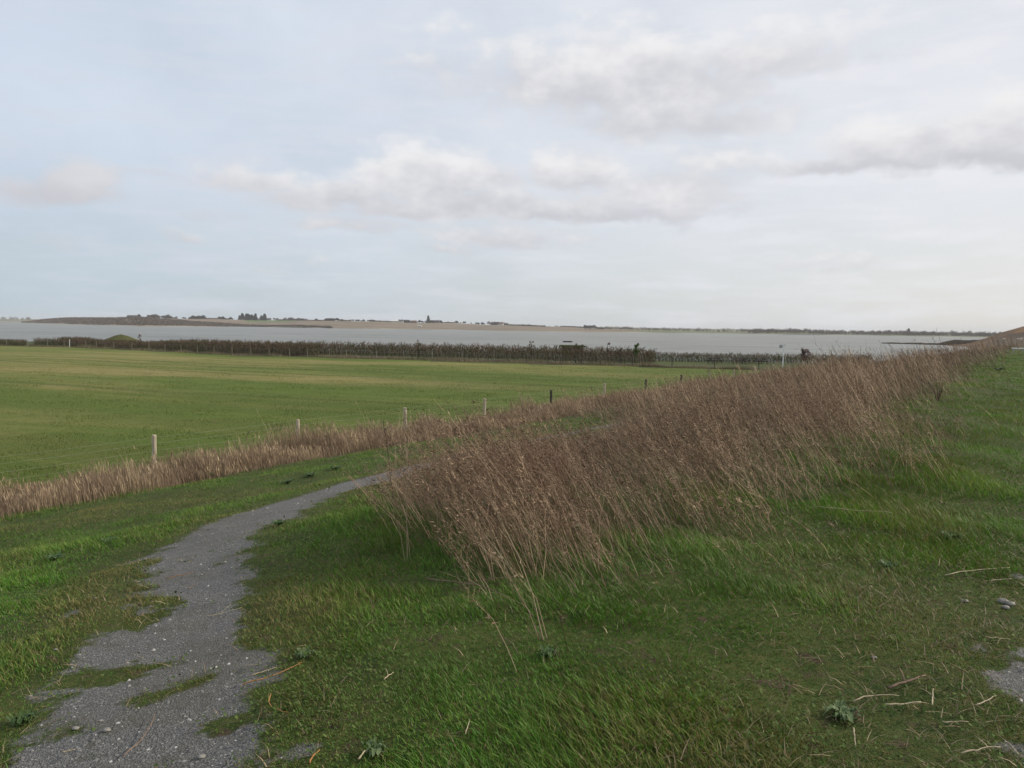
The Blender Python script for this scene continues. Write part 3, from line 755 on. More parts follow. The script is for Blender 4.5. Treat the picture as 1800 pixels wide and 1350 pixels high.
# bird hide
Yh = 117; p = at_depth(1006, 612, Yh); g = float(H(p.x, p.y)); root = empty('bird_hide', (p.x, p.y, g)); tp = at_depth(1006, 608, Yh).z - g
b = MB(); b.box((0, 0, (tp - .2) / 2 - .1), (3.1, 2.4, tp)); b.build('wall', M_darkwood, root)
b = MB(); b.box((0, 0, tp - .06), (3.9, 3.2, .20)); b.box((0, 0, tp + .06), (3.5, 2.9, .10)); b.build('roof', M_turfroof, root)
MB().box((0, -1.23, tp - .62), (2.2, .06, .22)).build('viewing_slot', M_glassd, root)
MB().box((1.1, -1.24, tp - 1.25), (.7, .05, 1.5)).build('door', M_darkwood, root)
tag(root, 'low dark bird hide with flat turf roof behind the brown hedge', 'bird hide')
# raft on the lake
p = at_depth(997.5, 601.3, 280); root = empty('raft', (p.x, p.y, -.8), .05)
b = MB()
for k in range(8): b.box((0, -1.2 + k * .34, .18), (3.2, .30, .08))
b.build('deck', M_darkwood, root)
b = MB(); b.box((0, -1.35, .26), (3.2, .06, .34)); b.box((0, 1.35, .26), (3.2, .06, .34)); b.box((-1.57, 0, .26), (.06, 2.64, .34)); b.box((1.57, 0, .26), (.06, 2.64, .34)); b.build('rim', M_darkwood, root)
for s_ in (-1, 1): MB().tube([(-1.4, s_ * .8, .02), (1.4, s_ * .8, .02)], .12, 8).build('float', M_darkwood, root)
tag(root, 'dark flat raft floating on the lake above the hide', 'raft')

# picnic tables
def picnic(px, py, rz, label):
    d = ray(px, py); k = (EYE.z - .02) / -d.z; p = EYE + d * k; p.z = float(H(p.x, p.y))
    root = empty('picnic_table', tuple(p), rz)
    b = MB()
    for i in range(5): b.box((0, -.32 + .16 * i, .75), (1.8, .14, .045))
    b.build('tabletop', M_darkwood, root)
    for s_ in (-1, 1):
        b = MB()
        for i in range(2): b.box((0, s_ * (.66 + .15 * i), .45), (1.8, .13, .045))
        b.build('seat', M_darkwood, root)
    for s_ in (-1, 1):
        b = MB(); x = s_ * .62
        b.box((x, 0, .40), (.05, 1.62, .10)); b.box((x, 0, .68), (.05, .72, .09))
        b.box((x + .05, -.42, .36), (.045, .10, .82), 0, 1, -.45); b.box((x + .05, .42, .36), (.045, .10, .82), 0, 1, .45)
        b.build('leg_frame', M_darkwood, root)
    tag(root, label, 'picnic table')
picnic(1256, 638.5, .3, 'dark picnic table on the lawn, leftmost, behind a fence post')
picnic(1299, 639.5, .1, 'dark picnic table on the lawn, left of the overlapping middle pair')
picnic(1309, 638, -.3, 'dark picnic table on the lawn, right of the overlapping middle pair')
picnic(1336, 639.5, .4, 'dark picnic table half hidden by brown stalks left of the signpost')
# signpost
Ys = 88; p = at_depth(1376, 640, Ys); g = float(H(p.x, p.y)); root = empty('signpost', (p.x, p.y, g)); tp = at_depth(1376, 604.8, Ys).z - g
MB().tube([(0, 0, -.3), (0, 0, tp), (0, 0, tp + .02)], [.05, .05, .02], 10).build('pole', M_white, root)
MB().box((-.30, -.02, tp - .27), (.44, .03, .38), .35).build('sign_panel', M_grey, root)
s2 = MB().box((.17, -.01, tp - .10), (.26, .03, .26), -.5).build('sign_panel', M_white, root); s2['label'] = 'small white panel pointing right'
MB().box((.07, -.03, tp - .72), (.10, .03, .22)).build('waymark_disc', M_white, root)
tag(root, 'white signpost with grey and white panels above the brown stalks', 'signpost')

# sheep on the brown hill
def sheep(px, py, Yd, rz, label):
    p = at_depth(px, py, Yd); z = float(H(p.x, p.y))
    # walk along the ray to the ground
    g = ground(px, py)
    root = bpy.data.objects.new('sheep', None)
    me = bpy.data.meshes.new('sheep'); S = 1
    vs = [(0, 0, .62), (.38, 0, .66), (.62, 0, .82), (.82, 0, .92), (1.0, 0, .84), (-.35, 0, .64), (-.5, 0, .6),
          (.3, .13, .4), (.3, .13, .03), (.3, -.13, .4), (.3, -.13, .03), (-.38, .13, .42), (-.44, .13, .22), (-.38, .13, .03), (-.38, -.13, .42), (-.44, -.13, .22), (-.38, -.13, .03),
          (.84, .10, .96), (.84, -.10, .96), (-.56, 0, .45)]
    es = [(0, 1), (1, 2), (2, 3), (3, 4), (0, 5), (5, 6), (1, 7), (7, 8), (1, 9), (9, 10), (5, 11), (11, 12), (12, 13), (5, 14), (14, 15), (15, 16), (3, 17), (3, 18), (6, 19)]
    me.from_pydata(vs, es, []); o = bpy.data.objects.new('sheep', me); col.objects.link(o)
    mod = o.modifiers.new('skin', 'SKIN'); rad = [.29, .27, .15, .12, .06, .28, .2, .09, .04, .09, .04, .11, .06, .035, .11, .06, .035, .03, .03, .04]
    for i, r_ in enumerate(rad): me.skin_vertices[0].data[i].radius = (r_, r_)
    me.skin_vertices[0].data[0].use_root = True
    sb = o.modifiers.new('sub', 'SUBSURF'); sb.levels = 1; sb.render_levels = 1
    me.materials.append(M_fleece); o.location = tuple(g); o.rotation_euler = (0, 0, rz); o.scale = (1.15, 1.15, 1.15)
    tag(o, label, 'sheep')
    bpy.data.objects.remove(root)
sheep(1763, 600, 280, .4, 'pale sheep lower and nearer the water on the brown hill, left one')
sheep(1791, 601, 280, 0, 'pale sheep on the brown hill, the one nearer the right edge')
# white bench
g = ground(1790, 621); root = empty('bench', tuple(g), .1)
MB().box((0, 0, .42), (1.0, .34, .08)).build('seat', M_white, root)
for x in (-.42, .42): MB().box((x, 0, .19), (.05, .05, .42)).build('leg', M_grey, root)
tag(root, 'low pale bench at the foot of the brown hill by the right edge', 'bench')

# ------------------------------------------------------------------ near stock fence
FPX = [270, 523, 712, 852, 968, 1062, 1134, 1196]; FPY = [765, 738, 717, 701, 686, 674, 667, 659]
fp = []
sA = [ -16.0, -10.9, -5.9, -.9, 4.1]
P0 = at_depth(270, 765, 21.7); P1 = at_depth(1196, 659, 53.3)
s0, n0 = sn(P0.x, P0.y); s1, n1 = sn(P1.x, P1.y)
NF = (n0 + n1) / 2
def line_s(px):
    d = ray(px, 720); k = d.x / d.y; # x=k*y ; n = y*(-k*DY+DX)
    y = NF / (-k * DY + DX); return sn(k * y, y)[0]
ss = [line_s(p_) for p_ in FPX]
step = (ss[-1] - ss[0]) / 7
ss = [ss[0] - step * k for k in (4, 3, 2, 1)] + ss + [ss[-1] + step * k for k in range(1, 9)]
x0, y0 = xy(ss[4], NF); root = empty('stock_fence', (x0, y0, 0))
tag(root, 'near fence of weathered round posts and thin wires beside the path', 'fence')
wp = []
for i, s_ in enumerate(ss):
    x, y = xy(s_, NF); z = float(H(x, y)); hgt = 1.2
    if 4 <= i < 12: hgt = at_depth(FPX[i - 4], FPY[i - 4], y).z - z
    lx, ly = random.uniform(-.05, .05), random.uniform(-.03, .03); rr_ = random.uniform(.062, .075)
    b = MB(); pts = []; rads = []
    for k in range(9):
        f = k / 8; pts.append((x - x0 + lx * (1 - f) + random.uniform(-.004, .004), y - y0 + ly * (1 - f), z - .4 + (hgt + .4) * f)); rads.append(rr_ * random.uniform(.94, 1.06))
    pts.append((pts[-1][0], pts[-1][1], z + hgt + .012)); rads.append(rr_ * .8)
    b.tube(pts, rads, 10)
    b.build('post', M_darkwood if i in (8, 10, 11) else M_post, root)
    wp.append((x - x0, y - y0, z, hgt))
for j, h in enumerate((.16, .34, .52, .72, .93, 1.1)):
    pts = []
    for i, (x, y, z, hg) in enumerate(wp):
        pts.append((x + .06, y - .04, z + h))
        if i < len(wp) - 1:
            a = wp[i + 1]; pts.append(((x + a[0]) / 2 + .06, (y + a[1]) / 2 - .04, (z + a[2]) / 2 + h - .025))
    MB().tube(pts, .0015, 4).build('wire', M_wire, root)

# ------------------------------------------------------------------ vegetation generators
def sample_view(n, y0, y1, pw, tmax=.82):
    """points on the ground spread over the view wedge, per area density falling as y^-pw"""
    e = 2 - pw; u = rs.rand(n)
    y = (y0 ** e + u * (y1 ** e - y0 ** e)) ** (1 / e) if abs(e) > 1e-6 else y0 * (y1 / y0) ** u
    tt = (rs.rand(n) * 2 - 1) * tmax
    return tt * y, y
def blades(x, y, h, w_, lx, ly, bend=.35, seg=2, z=None):
    """h height, w_ width, lx/ly horizontal tip offset"""
    n = len(x); z = H(x, y) - .006 if z is None else z
    az = rs.rand(n) * math.pi; sx, sy = np.cos(az) * w_ / 2, np.sin(az) * w_ / 2
    if seg == 1:
        V_ = np.stack([np.stack([x - sx, y - sy, z], 1), np.stack([x + sx, y + sy, z], 1), np.stack([x + lx, y + ly, z + h], 1)], 1)
        k = 3; T_ = np.array([[0, 1, 2]])
    else:
        m1, mz = bend, .58
        V_ = np.stack([np.stack([x - sx, y - sy, z], 1), np.stack([x + sx, y + sy, z], 1),
                       np.stack([x + lx * m1 - sx * .8, y + ly * m1 - sy * .8, z + h * mz], 1), np.stack([x + lx * m1 + sx * .8, y + ly * m1 + sy * .8, z + h * mz], 1),
                       np.stack([x + lx, y + ly, z + h], 1)], 1)
        k = 5; T_ = np.array([[0, 1, 3], [0, 3, 2], [2, 3, 4]])
    T = (np.arange(n)[:, None, None] * k + T_[None]).reshape(-1, 3)
    return V_.reshape(-1, 3), T, k
def merge(parts):
    V_, T_, A_ = [], [], []; o_ = 0
    for v, t_, a in parts: V_.append(v); T_.append(t_ + o_); A_.append(a); o_ += len(v)
    return np.concatenate(V_), np.concatenate(T_), np.concatenate(A_)

def stalk_zone(x, y):
    s, n = sn(x, y); nz = .55 * n_mid(x, y) + .25 * n_hi(x, y)
    lo = 1.7 + .3 * nz
    hi = np.interp(s, [7, 14, 23, 29], [6.9, 7.7, 10.2, 17.3]) + .25 * nz
    front = sstep(-.5, 1.1, s - (3.4 + .87 * np.maximum(n - 2.4, 0)) + .4 * nz)
    return np.clip(sstep(lo - .3, lo + 1.5, n) + .30 * sstep(.4, 1.4, n + .5 * nz) * sstep(.0, .9, n_hi(x * .5, y * .5) + .3) * sstep(5.0, 7.0, s), 0, 1) * sstep(hi + .5, hi - .5, n) * front

# --- green grass
N = 980000
x, y = sample_view(N, 1.9, 75, 1.55)
s, n = sn(x, y)
g = gravel(x, y); sz = stalk_zone(x, y)
dens = (1 - sstep(.15, .95, g)) ** 1.3 * (1 - .5 * sz) * (n < 17.8) * (n > -7)
dens = np.where(g > .9, .012, dens) * np.where((n > 16.6), .4, 1)
kp = rs.rand(N) < dens; x, y, s, n, g, sz = [a[kp] for a in (x, y, s, n, g, sz)]
dist = np.hypot(x, y)
clump = .5 + .5 * np.tanh(n_hi(x, y) * .8 + n_xhi(x * .6, y * .6) * .7)
pathd = np.minimum(1, np.maximum(0, (seg_dist(x, y) + .1) / .8))
short = sstep(1.3, .3, n) * sstep(7, 4.5, dist)                    # trampled turf, near right corner
mossy = np.clip(sstep(.9, -.4, n_mid(x * .8, y * .8) + (n - 2.8) * .45) * .0 + (1 - pathd) * .9 + short * .85 + .8 * sstep(.2, .9, n_mid(x * .7 + 9, y * .7)) * sstep(2.2, 3.4, n) * sstep(13, 10, s), 0, 1)
pathd = np.maximum(pathd, .9 * (1 - g) * (pathd <= 0))
hh = (1 - .22 * sstep(7, 4, dist)) * (.022 + .058 * clump ** 1.2 * (1 - .6 * mossy)) * (.6 + .7 * rs.rand(len(x))) * (.35 + .65 * pathd) * (1 - .45 * short) * (1 + .6 * sz)
ww = (.0024 + .0013 * rs.rand(len(x))) * (1 + dist / 9)
lean = hh * (.55 + .5 * rs.rand(len(x)))
ang = rs.normal(size=len(x)) * (.95 + .7 * mossy + .5 * sstep(2.2, 4, n)) + math.pi + .25 + .5 * n_hi(x * .7, y * .7)
lx, ly = np.cos(ang) * lean, np.sin(ang) * lean
near = dist < 11
rnd = np.clip(rs.rand(len(x)) * .85 + .12 * n_hi(x, y) + .08 * mossy, 0, 1)
mm = rs.rand(len(x)) < np.clip(mossy * .8 + .14 + .35 * sstep(-.2, 1.0, n_hi(x * .9, y * .9)), 0, .95)
for nm, ms_, m_, lab in (('grass', ~mm, M_grass, 'windswept green grass on the dike slope and crest'), ('turf', mm, M_moss, 'short mossy yellow-green turf beside the gravel path and on the slope')):
    parts = []
    for sel, sg in ((near & ms_, 2), (~near & ms_, 1)):
        v_, t_, k_ = blades(x[sel], y[sel], hh[sel], ww[sel], lx[sel], ly[sel], seg=sg); parts.append((v_, t_, np.repeat(rnd[sel], k_)))
    v_, t_, a_ = merge(parts); tag(tri_mesh(nm, v_, t_, m_, attrs={'rnd': a_}), lab, 'grass', kind='stuff')

# --- small round leaves of clover, moss and plantain in the turf
N = 170000
x, y = sample_view(N, 1.9, 22, 1.6); s, n = sn(x, y); g = gravel(x, y)
kp = (g < .75) & (n < 17) & (n > -5) & (rs.rand(N) < np.clip(.12 + .55 * sstep(.3, 1.4, n_hi(x * .5 + 5, y * .5)) + .35 * sstep(1.2, 0, n) * sstep(8, 5, y), 0, 1) * (1 - .8 * stalk_zone(x, y))); x, y = x[kp], y[kp]; k = len(x)
sz_ = (.0025 + .0045 * rs.rand(k) ** 2) * (1 + np.hypot(x, y) / 12); c9 = np.stack([x, y, H(x, y) + .008 + .035 * rs.rand(k)], 1)
aa = rs.rand(k) * 6.28; e1 = np.stack([np.cos(aa), np.sin(aa), .5 * rs.normal(size=k)], 1); e2 = np.stack([-np.sin(aa), np.cos(aa), .5 * rs.normal(size=k)], 1)
V_ = np.stack([c9 + (e1 * a_ + e2 * b_) * sz_[:, None] for a_, b_ in ((-1, 0), (-.3, .75), (.6, .6), (1.1, 0), (.6, -.6), (-.3, -.75))], 1)
T = (np.arange(k)[:, None, None] * 6 + np.array([(0, 1, 2), (0, 2, 3), (0, 3, 4), (0, 4, 5)])[None]).reshape(-1, 3)
M_clover = leafmat('clover_leaves', [(.045, .085, .015), (.075, .13, .024), (.12, .165, .045), (.055, .085, .02)], 5, .2, .7, .15)
tag(tri_mesh('clover', V_.reshape(-1, 3), T, M_clover, attrs={'rnd': np.repeat(rs.rand(k), 6)}), 'small round-leaved clover and weeds mixed through the turf', 'clover', kind='stuff')
# --- straw coloured dead bits low among the turf
N = 60000
x, y = sample_view(N, 1.9, 30, 1.3); s, n = sn(x, y); g = gravel(x, y); kp = (n < 17) & (n > -4) & (rs.rand(N) < .15 + .75 * sstep(1.5, .3, n) * sstep(8, 5, y) + .5 * stalk_zone(x, y) + .25 * (g > .2) * (g < .7)) & (g < .8)
x, y = x[kp], y[kp]; k = len(x); dist = np.hypot(x, y); a = rs.rand(k) * 6.28; ln = .02 + .11 * rs.rand(k) ** 2
v_, t_, k_ = blades(x, y, .012 + .03 * rs.rand(k), (.002 + .002 * rs.rand(k)) * (1 + dist / 12), np.cos(a) * ln, np.sin(a) * ln, z=H(x, y) + .012)
tag(tri_mesh('straw_litter', v_, t_, M_straw, attrs={'rnd': np.repeat(rs.rand(k), k_)}), 'small bits of dry straw lying through the turf', 'straw', kind='stuff')

# --- field tufts close to the fence
N = 240000
x, y = sample_view(N, 16, 88, 1.9, .85); s, n = sn(x, y); kp = (n > 20.4) & (y < hedge_y(x) - 1); x, y, n = x[kp], y[kp], n[kp]; k = len(x)
cl_ = np.clip(.5 + .5 * n_hi(x * .4, y * .6) + .3 * n_mid(x, y), 0, 1.3); edge = sstep(22.5, 20.8, n)
h = (.025 + .05 * cl_ + .22 * edge * rs.rand(k)) * (.5 + rs.rand(k)); ww = .008 * (1 + y / 28)
v_, t_, k_ = blades(x, y, h, ww, -h * .5 * rs.rand(k), h * .3 * rs.normal(size=k), seg=1)
M_fieldgrass = leafmat('field_grass', [(.075, .14, .018), (.13, .195, .03), (.28, .26, .10), (.18, .175, .05)], .22, .2)
tag(tri_mesh('meadow_grass', v_, t_, M_field, attrs={'rnd': np.repeat(np.clip(rs.rand(k) * .8 + .25 * edge, 0, 1), k_)}), 'close-cropped grass of the wide green field beyond the fence', 'grass', kind='stuff')

xa, ya, h = ROUGH; k = len(xa)
v_, t_, k_ = blades(xa, ya, h, np.full(k, .035), -h * .4 * rs.rand(k), h * .2 * rs.normal(size=k), seg=1)
M_rough = leafmat('rough_grass_blades', [(.09, .085, .035), (.19, .145, .085), (.30, .23, .14), (.075, .095, .03)], .12, .1)
tag(tri_mesh('rough_grass', v_, t_, M_rough, attrs={'rnd': np.repeat(rs.rand(k), k_)}), 'rough brown-green grass strip at the foot of the distant hedge', 'grass', kind='stuff')
# --- pink-brown long grass band along the fence
N = 400000
sl_ = -24 + 130 * rs.rand(N) ** 1.45; nlo = np.interp(sl_, [3, 9, 13, 20], [14.6, 15.4, 16.6, 16.9]); nn = nlo + (21.1 - nlo) * rs.rand(N) ** .9
x, y = xy(sl_, nn)
tt = x / np.maximum(y, .1)
kp = (y > 3) & (np.abs(tt) < .9) & (rs.rand(N) < sstep(0, .9, nn - nlo + .35 * n_mid(x, y)) * (1 - .75 * sstep(20.3, 21.1, nn)) * (.55 + .45 * sstep(-1, .6, n_hi(x * .5, y * .5))))
x, y, nn, nlo = x[kp], y[kp], nn[kp], nlo[kp]; k = len(x); dist = np.hypot(x, y)
hv = np.clip(.49 + .14 * n_mid(x * .8, y * .8) + .12 * n_hi(x * .7, y * .7) + .06 * n_xhi(x * .6, y * .6), .22, 1.1)
h = hv * (.30 + .95 * rs.rand(k) ** 1.4) * (.55 + .45 * sstep(0, 1.6, nn - nlo)); tall = rs.rand(k) < .03 * sstep(-.2, 1, n_hi(x * .4, y * .4)); h = np.where(tall, h * 1.7, h)
ww = (.004 + .003 * rs.rand(k)) * (1 + dist / 30)
v_, t_, k_ = blades(x, y, h, ww, -h * (.12 + .25 * rs.rand(k)), h * .14 * rs.normal(size=k), seg=2)
rnd = np.clip(rs.rand(k) * .8 + .1 * n_hi(x, y) + .3 * tall, 0, 1)
P = [(v_, t_, np.repeat(rnd, k_))]
# seed heads: small tufts at the tips
sel = rs.rand(k) < .28; tx, ty, tz = v_.reshape(-1, 5, 3)[sel, 4].T; m_ = sel.sum()
v2, t2, k2 = blades(tx, ty, .09 + .08 * rs.rand(m_), np.full(m_, .022), -.06 * rs.rand(m_), .03 * rs.normal(size=m_), seg=2, z=tz - .08); P.append((v2, t2, np.repeat(np.clip(rnd[sel] + .1, 0, 1), k2)))
v_, t_, a_ = merge(P)
tag(tri_mesh('dry_grass_band', v_, t_, M_reed, attrs={'rnd': a_}), 'band of pink-brown dry long grass along the near fence', 'dry grass', kind='stuff')

# --- dead stalk thicket
def stalks(x, y, h, rad, lean_x, lean_y, nb, tuft, sides=3, z=None):
    """leaning stems with side branches; returns V,T,rnd"""
    n = len(x); z = H(x, y) - .02 if z is None else z; parts = []
    ts = np.array([0, .3, .6, .82, 1.0]); rr_ = np.array([1, .9, .7, .45, .2])
    wob = rs.normal(size=(n, 5, 2)) * np.array([0, .012, .02, .02, .02])[None, :, None]
    cx_ = x[:, None] + lean_x[:, None] * (ts ** 1.25)[None] + wob[..., 0] * 1.2; cy_ = y[:, None] + lean_y[:, None] * (ts ** 1.25)[None] + wob[..., 1] * 1.2
    cz = z[:, None] + h[:, None] * (ts - .05 * ts ** 3)[None]
    C_ = np.stack([cx_, cy_, cz], -1)                          # n,5,3
    an = np.arange(sides) * 2 * math.pi / sides; a0 = rs.rand(n) * 6.28
    off = np.stack([np.cos(an[None] + a0[:, None]), np.sin(an[None] + a0[:, None]), np.zeros((n, sides))], -1)
    V_ = C_[:, :, None, :] + off[:, None] * (rad[:, None] * rr_[None])[..., None, None]
    q = []
    for i in range(4):
        for k in range(sides):
            a, b = i * sides + k, i * sides + (k + 1) % sides; q += [(a, b, b + sides), (a, b + sides, a + sides)]
    T = (np.arange(n)[:, None, None] * 5 * sides + np.array(q)[None]).reshape(-1, 3)
    rn = np.clip(rs.rand(n) ** 1.1 + .13 * n_mid(x * 1.5, y * 1.5), 0, 1)
    parts.append((V_.reshape(-1, 3), T, np.repeat(rn, 5 * sides)))
    # branches as thin slivers
    if nb:
        f = .38 + .6 * rs.rand(n, nb); seg = np.clip(np.searchsorted(ts, f) - 1, 0, 3)
        ii = np.arange(n)[:, None]; t0 = ts[seg]; fr = ((f - t0) / (ts[seg + 1] - t0))[..., None]
        B = C_[ii, seg] * (1 - fr) + C_[ii, seg + 1] * fr
        ln = (h[:, None] * (.10 + .20 * rs.rand(n, nb)) * (1.25 - .5 * f))
        aa = rs.rand(n, nb) * 6.28; up = .75 + .5 * rs.rand(n, nb)
        ax = (lean_x / np.maximum(h, .1))[:, None]; ay = (lean_y / np.maximum(h, .1))[:, None]
        D = np.stack([np.cos(aa) * .55 + ax * .9, np.sin(aa) * .55 + ay * .9, up], -1); D /= np.linalg.norm(D, axis=-1, keepdims=True)
        E = B + D * ln[..., None]; W = np.stack([-np.sin(aa + .7), np.cos(aa + .7), np.zeros_like(aa)], -1) * (rad[:, None, None] * .55)
        Vb = np.stack([B - W, B + W, E], 2).reshape(-1, 3); m_ = n * nb
        parts.append((Vb, np.arange(m_ * 3).reshape(-1, 3), np.repeat(np.repeat(rn, nb), 3)))
        if tuft:                                              # feathery remains of flower heads
            g_ = tuft; u = .25 + .75 * rs.rand(m_, g_, 1); Bf = B.reshape(-1, 1, 3); Ef = E.reshape(-1, 1, 3)
            c = Bf * (1 - u) + Ef * u + rs.normal(size=(m_, g_, 3)) * .008
            d = rs.normal(size=(m_, g_, 3)); d[..., 2] = np.abs(d[..., 2]) * .8; d[..., 0] -= .5; d /= np.linalg.norm(d, axis=-1, keepdims=True)
            sz_ = (.018 + .022 * rs.rand(m_, g_, 1)) * (1 + (rad.repeat(nb)[:, None, None] - .002) * 120)
            pr = rs.normal(size=(m_, g_, 3)); pr /= np.linalg.norm(pr, axis=-1, keepdims=True)
            Vt = np.stack([c - pr * sz_ * .16, c + pr * sz_ * .16, c + d * sz_], 2).reshape(-1, 3)
            parts.append((Vt, np.arange(m_ * g_ * 3).reshape(-1, 3), np.clip(np.repeat(np.repeat(rn, nb * g_), 3) * .7 + .05, 0, 1)))
    return merge(parts)
def stalk_field(N, y0, y1, pw, hmul, rmul, nb, tuft):
    x, y = sample_view(N, y0, y1, pw, .86); zn = stalk_zone(x, y)
    kp = rs.rand(N) < zn * (.12 + .88 * sstep(-1.0, .4, n_mid(x * 1.3, y * 1.3) + .5 * n_hi(x * .8, y * .8) + .25 * (sn(x, y)[1] - 4))); x, y, zn = x[kp], y[kp], zn[kp]; n = len(x)
    s9 = sn(x, y)[0]; h = (.50 + .45 * zn + .08 * n_mid(x, y)) * (.55 + .6 * rs.rand(n)) * hmul * (.66 + .34 * sstep(9, 25, s9)) * (1 - .56 * sstep(3.9, 6.5, sn(x, y)[1]) * sstep(27, 15, s9)) * (1 + .16 * n_hi(x, y))
    L_ = h * (.26 + .46 * rs.rand(n) + .35 * (1 - zn) + .15 * sstep(9, 5, s9)); an = math.pi - .18 + rs.normal(size=n) * .42 + .38 * n_hi(x * .8, y * .8)
    return stalks(x, y, h, (.0016 + .0016 * rs.rand(n)) * rmul * (1 + y / 26), np.cos(an) * L_, np.sin(an) * L_, nb, tuft)
P = [stalk_field(30000, 3.4, 13, 1.2, 1.22, .66, 6, 2), stalk_field(16000, 11, 30, 1.3, 1.15, 1.05, 6, 1), stalk_field(12000, 26, 130, 1.5, 1.2, 1.6, 7, 2)]
# thin outlying stalks laid over the turf in front of the thicket
x, y = sample_view(34000, 3.6, 24, 1.2, .86); s_q, n_q = sn(x, y); q9 = .5 * n_mid(x, y) + .3 * n_hi(x, y)
z2 = sstep(.7, 2.2, n_q + .6 * q9) * sstep(-.2, 1.3, s_q - (3.2 + .87 * np.maximum(n_q - 2.4, 0)) + .5 * q9) * sstep(6.6, 4.8, n_q) * (.25 + .75 * sstep(-.6, .9, n_hi(x * .7 + 2, y * .7)))
kp = rs.rand(len(x)) < z2 * .55 * sstep(3.9, 6.2, y) * (1 - .6 * stalk_zone(x, y)); x, y = x[kp], y[kp]; n = len(x); h = (.20 + .34 * rs.rand(n)) * (.7 + .3 * sstep(5, 8, y)); L_ = h * (.6 + .9 * rs.rand(n)); an = math.pi - .25 + rs.normal(size=n) * .35
P.append(stalks(x, y, h, (.0007 + .0009 * rs.rand(n)) * (1 + y / 18), np.cos(an) * L_, np.sin(an) * L_, 5, 1))
v_, t_, a_ = merge(P)
print('stalk tris', len(t_))
tag(tri_mesh('stalk_thicket', v_, t_, M_stalk, attrs={'rnd': a_}), 'dense thicket of dead reddish-brown stalks leaning left along the dike', 'dead stalks', kind='stuff')
# fine dead grass between the stalks
N = 420000
x, y = sample_view(N, 3.4, 110, 1.5, .86); zn = stalk_zone(x, y); kp = rs.rand(N) < zn * (.22 + .63 * sstep(2.0, 4.0, sn(x, y)[1]) * sstep(5, 8.5, sn(x, y)[0])); x, y, zn = x[kp], y[kp], zn[kp]; k = len(x)
h = (.12 + .38 * zn * rs.rand(k)) * (.8 + .3 * rs.rand(k)); an = math.pi + rs.normal(size=k) * .5; L_ = h * (.7 + .8 * rs.rand(k))
v_, t_, k_ = blades(x, y, h, (.0022 + .002 * rs.rand(k)) * (1 + y / 14), np.cos(an) * L_, np.sin(an) * L_, seg=2)
M_under = leafmat('thicket_floor', [(.070, .050, .032), (.16, .115, .070), (.36, .28, .16), (.10, .085, .045)], .6, .1)
tag(tri_mesh('thicket_undergrowth', v_, t_, M_under, attrs={'rnd': np.repeat(rs.rand(k), k_)}), 'matted dead grass at the foot of the leaning stalks', 'dead grass', kind='stuff')

# --- pebbles on the gravel
N = 60000
x, y = sample_view(N, 1.9, 16, 1.6, .75); g = gravel(x, y); kp = (g > .45) & (rs.rand(N) < .25); x, y = x[kp], y[kp]; k = len(x)
sz_ = (.003 + .007 * rs.rand(k) ** 3) * (1 + np.hypot(x, y) / 14); z = H(x, y)
dirs = np.array([(1, 0, 0), (0, 1, 0), (-1, 0, 0), (0, -1, 0), (0, 0, .8), (0, 0, -.4)])
V_ = np.stack([x, y, z], 1)[:, None] + dirs[None] * (sz_[:, None, None] * (.7 + .6 * rs.rand(k, 6, 1)))
T_ = np.array([(0, 1, 4), (1, 2, 4), (2, 3, 4), (3, 0, 4)]); T = (np.arange(k)[:, None, None] * 6 + T_[None]).reshape(-1, 3)
M_peb = leafmat('gravel_stones', [(.07, .07, .067), (.19, .185, .175), (.50, .48, .44), (.13, .127, .12)], 3, 0, .8, .2)
tag(tri_mesh('gravel_stones', V_.reshape(-1, 3), T, M_peb, attrs={'rnd': np.repeat(rs.rand(k) ** 1.6, 6)}), 'loose grey grit on the path', 'gravel', kind='stuff')

# ------------------------------------------------------------------ single small things on the ground
def twig(px0, py0, px1, py1, rad, m_, name, label, cat='twig', sag=.0, bow=0.0, fork=False, lift=.015):
    a, b = ground(px0, py0), ground(px1, py1); o = a; pts = []; rad = rad * .72; lift = lift + .004
    d = b - a; side = Vector((-d.y, d.x, 0))
    for i in range(8):
        f = i / 7; p = a + d * f + side * (bow * math.sin(math.pi * f) + random.uniform(-.010, .010)); p.z = float(H(p.x, p.y)) + lift + rad + random.uniform(0, .006); pts.append(p - o)
    mb = MB(); mb.tube(pts, [rad * (1 - .5 * i / 7) for i in range(8)], 6)
    if fork:
        q_ = pts[4] + side * .35 + d * .12; q_.z = pts[4].z + .02; mb.tube([pts[3], (pts[3] + q_) / 2 + Vector((0, 0, .01)), q_], [rad * .6, rad * .5, rad * .25], 5)
    ob = mb.build(name, m_, None, True); ob.location = o; tag(ob, label, cat)
twig(425, 1212, 530, 1172, .0042, M_orange, 'orange_twig', 'long orange twig lying where gravel meets grass, left centre', bow=-.08)
twig(476, 1228, 508, 1262, .0035, M_orange, 'orange_twig', 'short curved orange twig on the grass below the long one', bow=-.16)
twig(545, 1352, 562, 1330, .005, M_orange, 'orange_twig', 'orange-brown twig stub at the bottom edge', bow=.1)
twig(216, 1338, 272, 1262, .004, M_browntwig, 'brown_twig', 'bent brown twig on the bare gravel at bottom left', bow=-.08)
twig(293, 1022, 340, 1012, .004, M_orange, 'brown_twig', 'thin reddish twig across the middle of the path')
twig(362, 1090, 425, 1075, .004, M_strawpc, 'straw_piece', 'pale forked straw at the right edge of the path', 'straw', fork=True)
twig(441, 1196, 487, 1180, .0035, M_strawpc, 'straw_piece', 'pale straight straw just above the long orange twig', 'straw')
twig(1660, 1018, 1775, 1004, .005, M_strawpc, 'straw_piece', 'long pale straw lying across the turf near the right edge', 'straw', bow=.05)
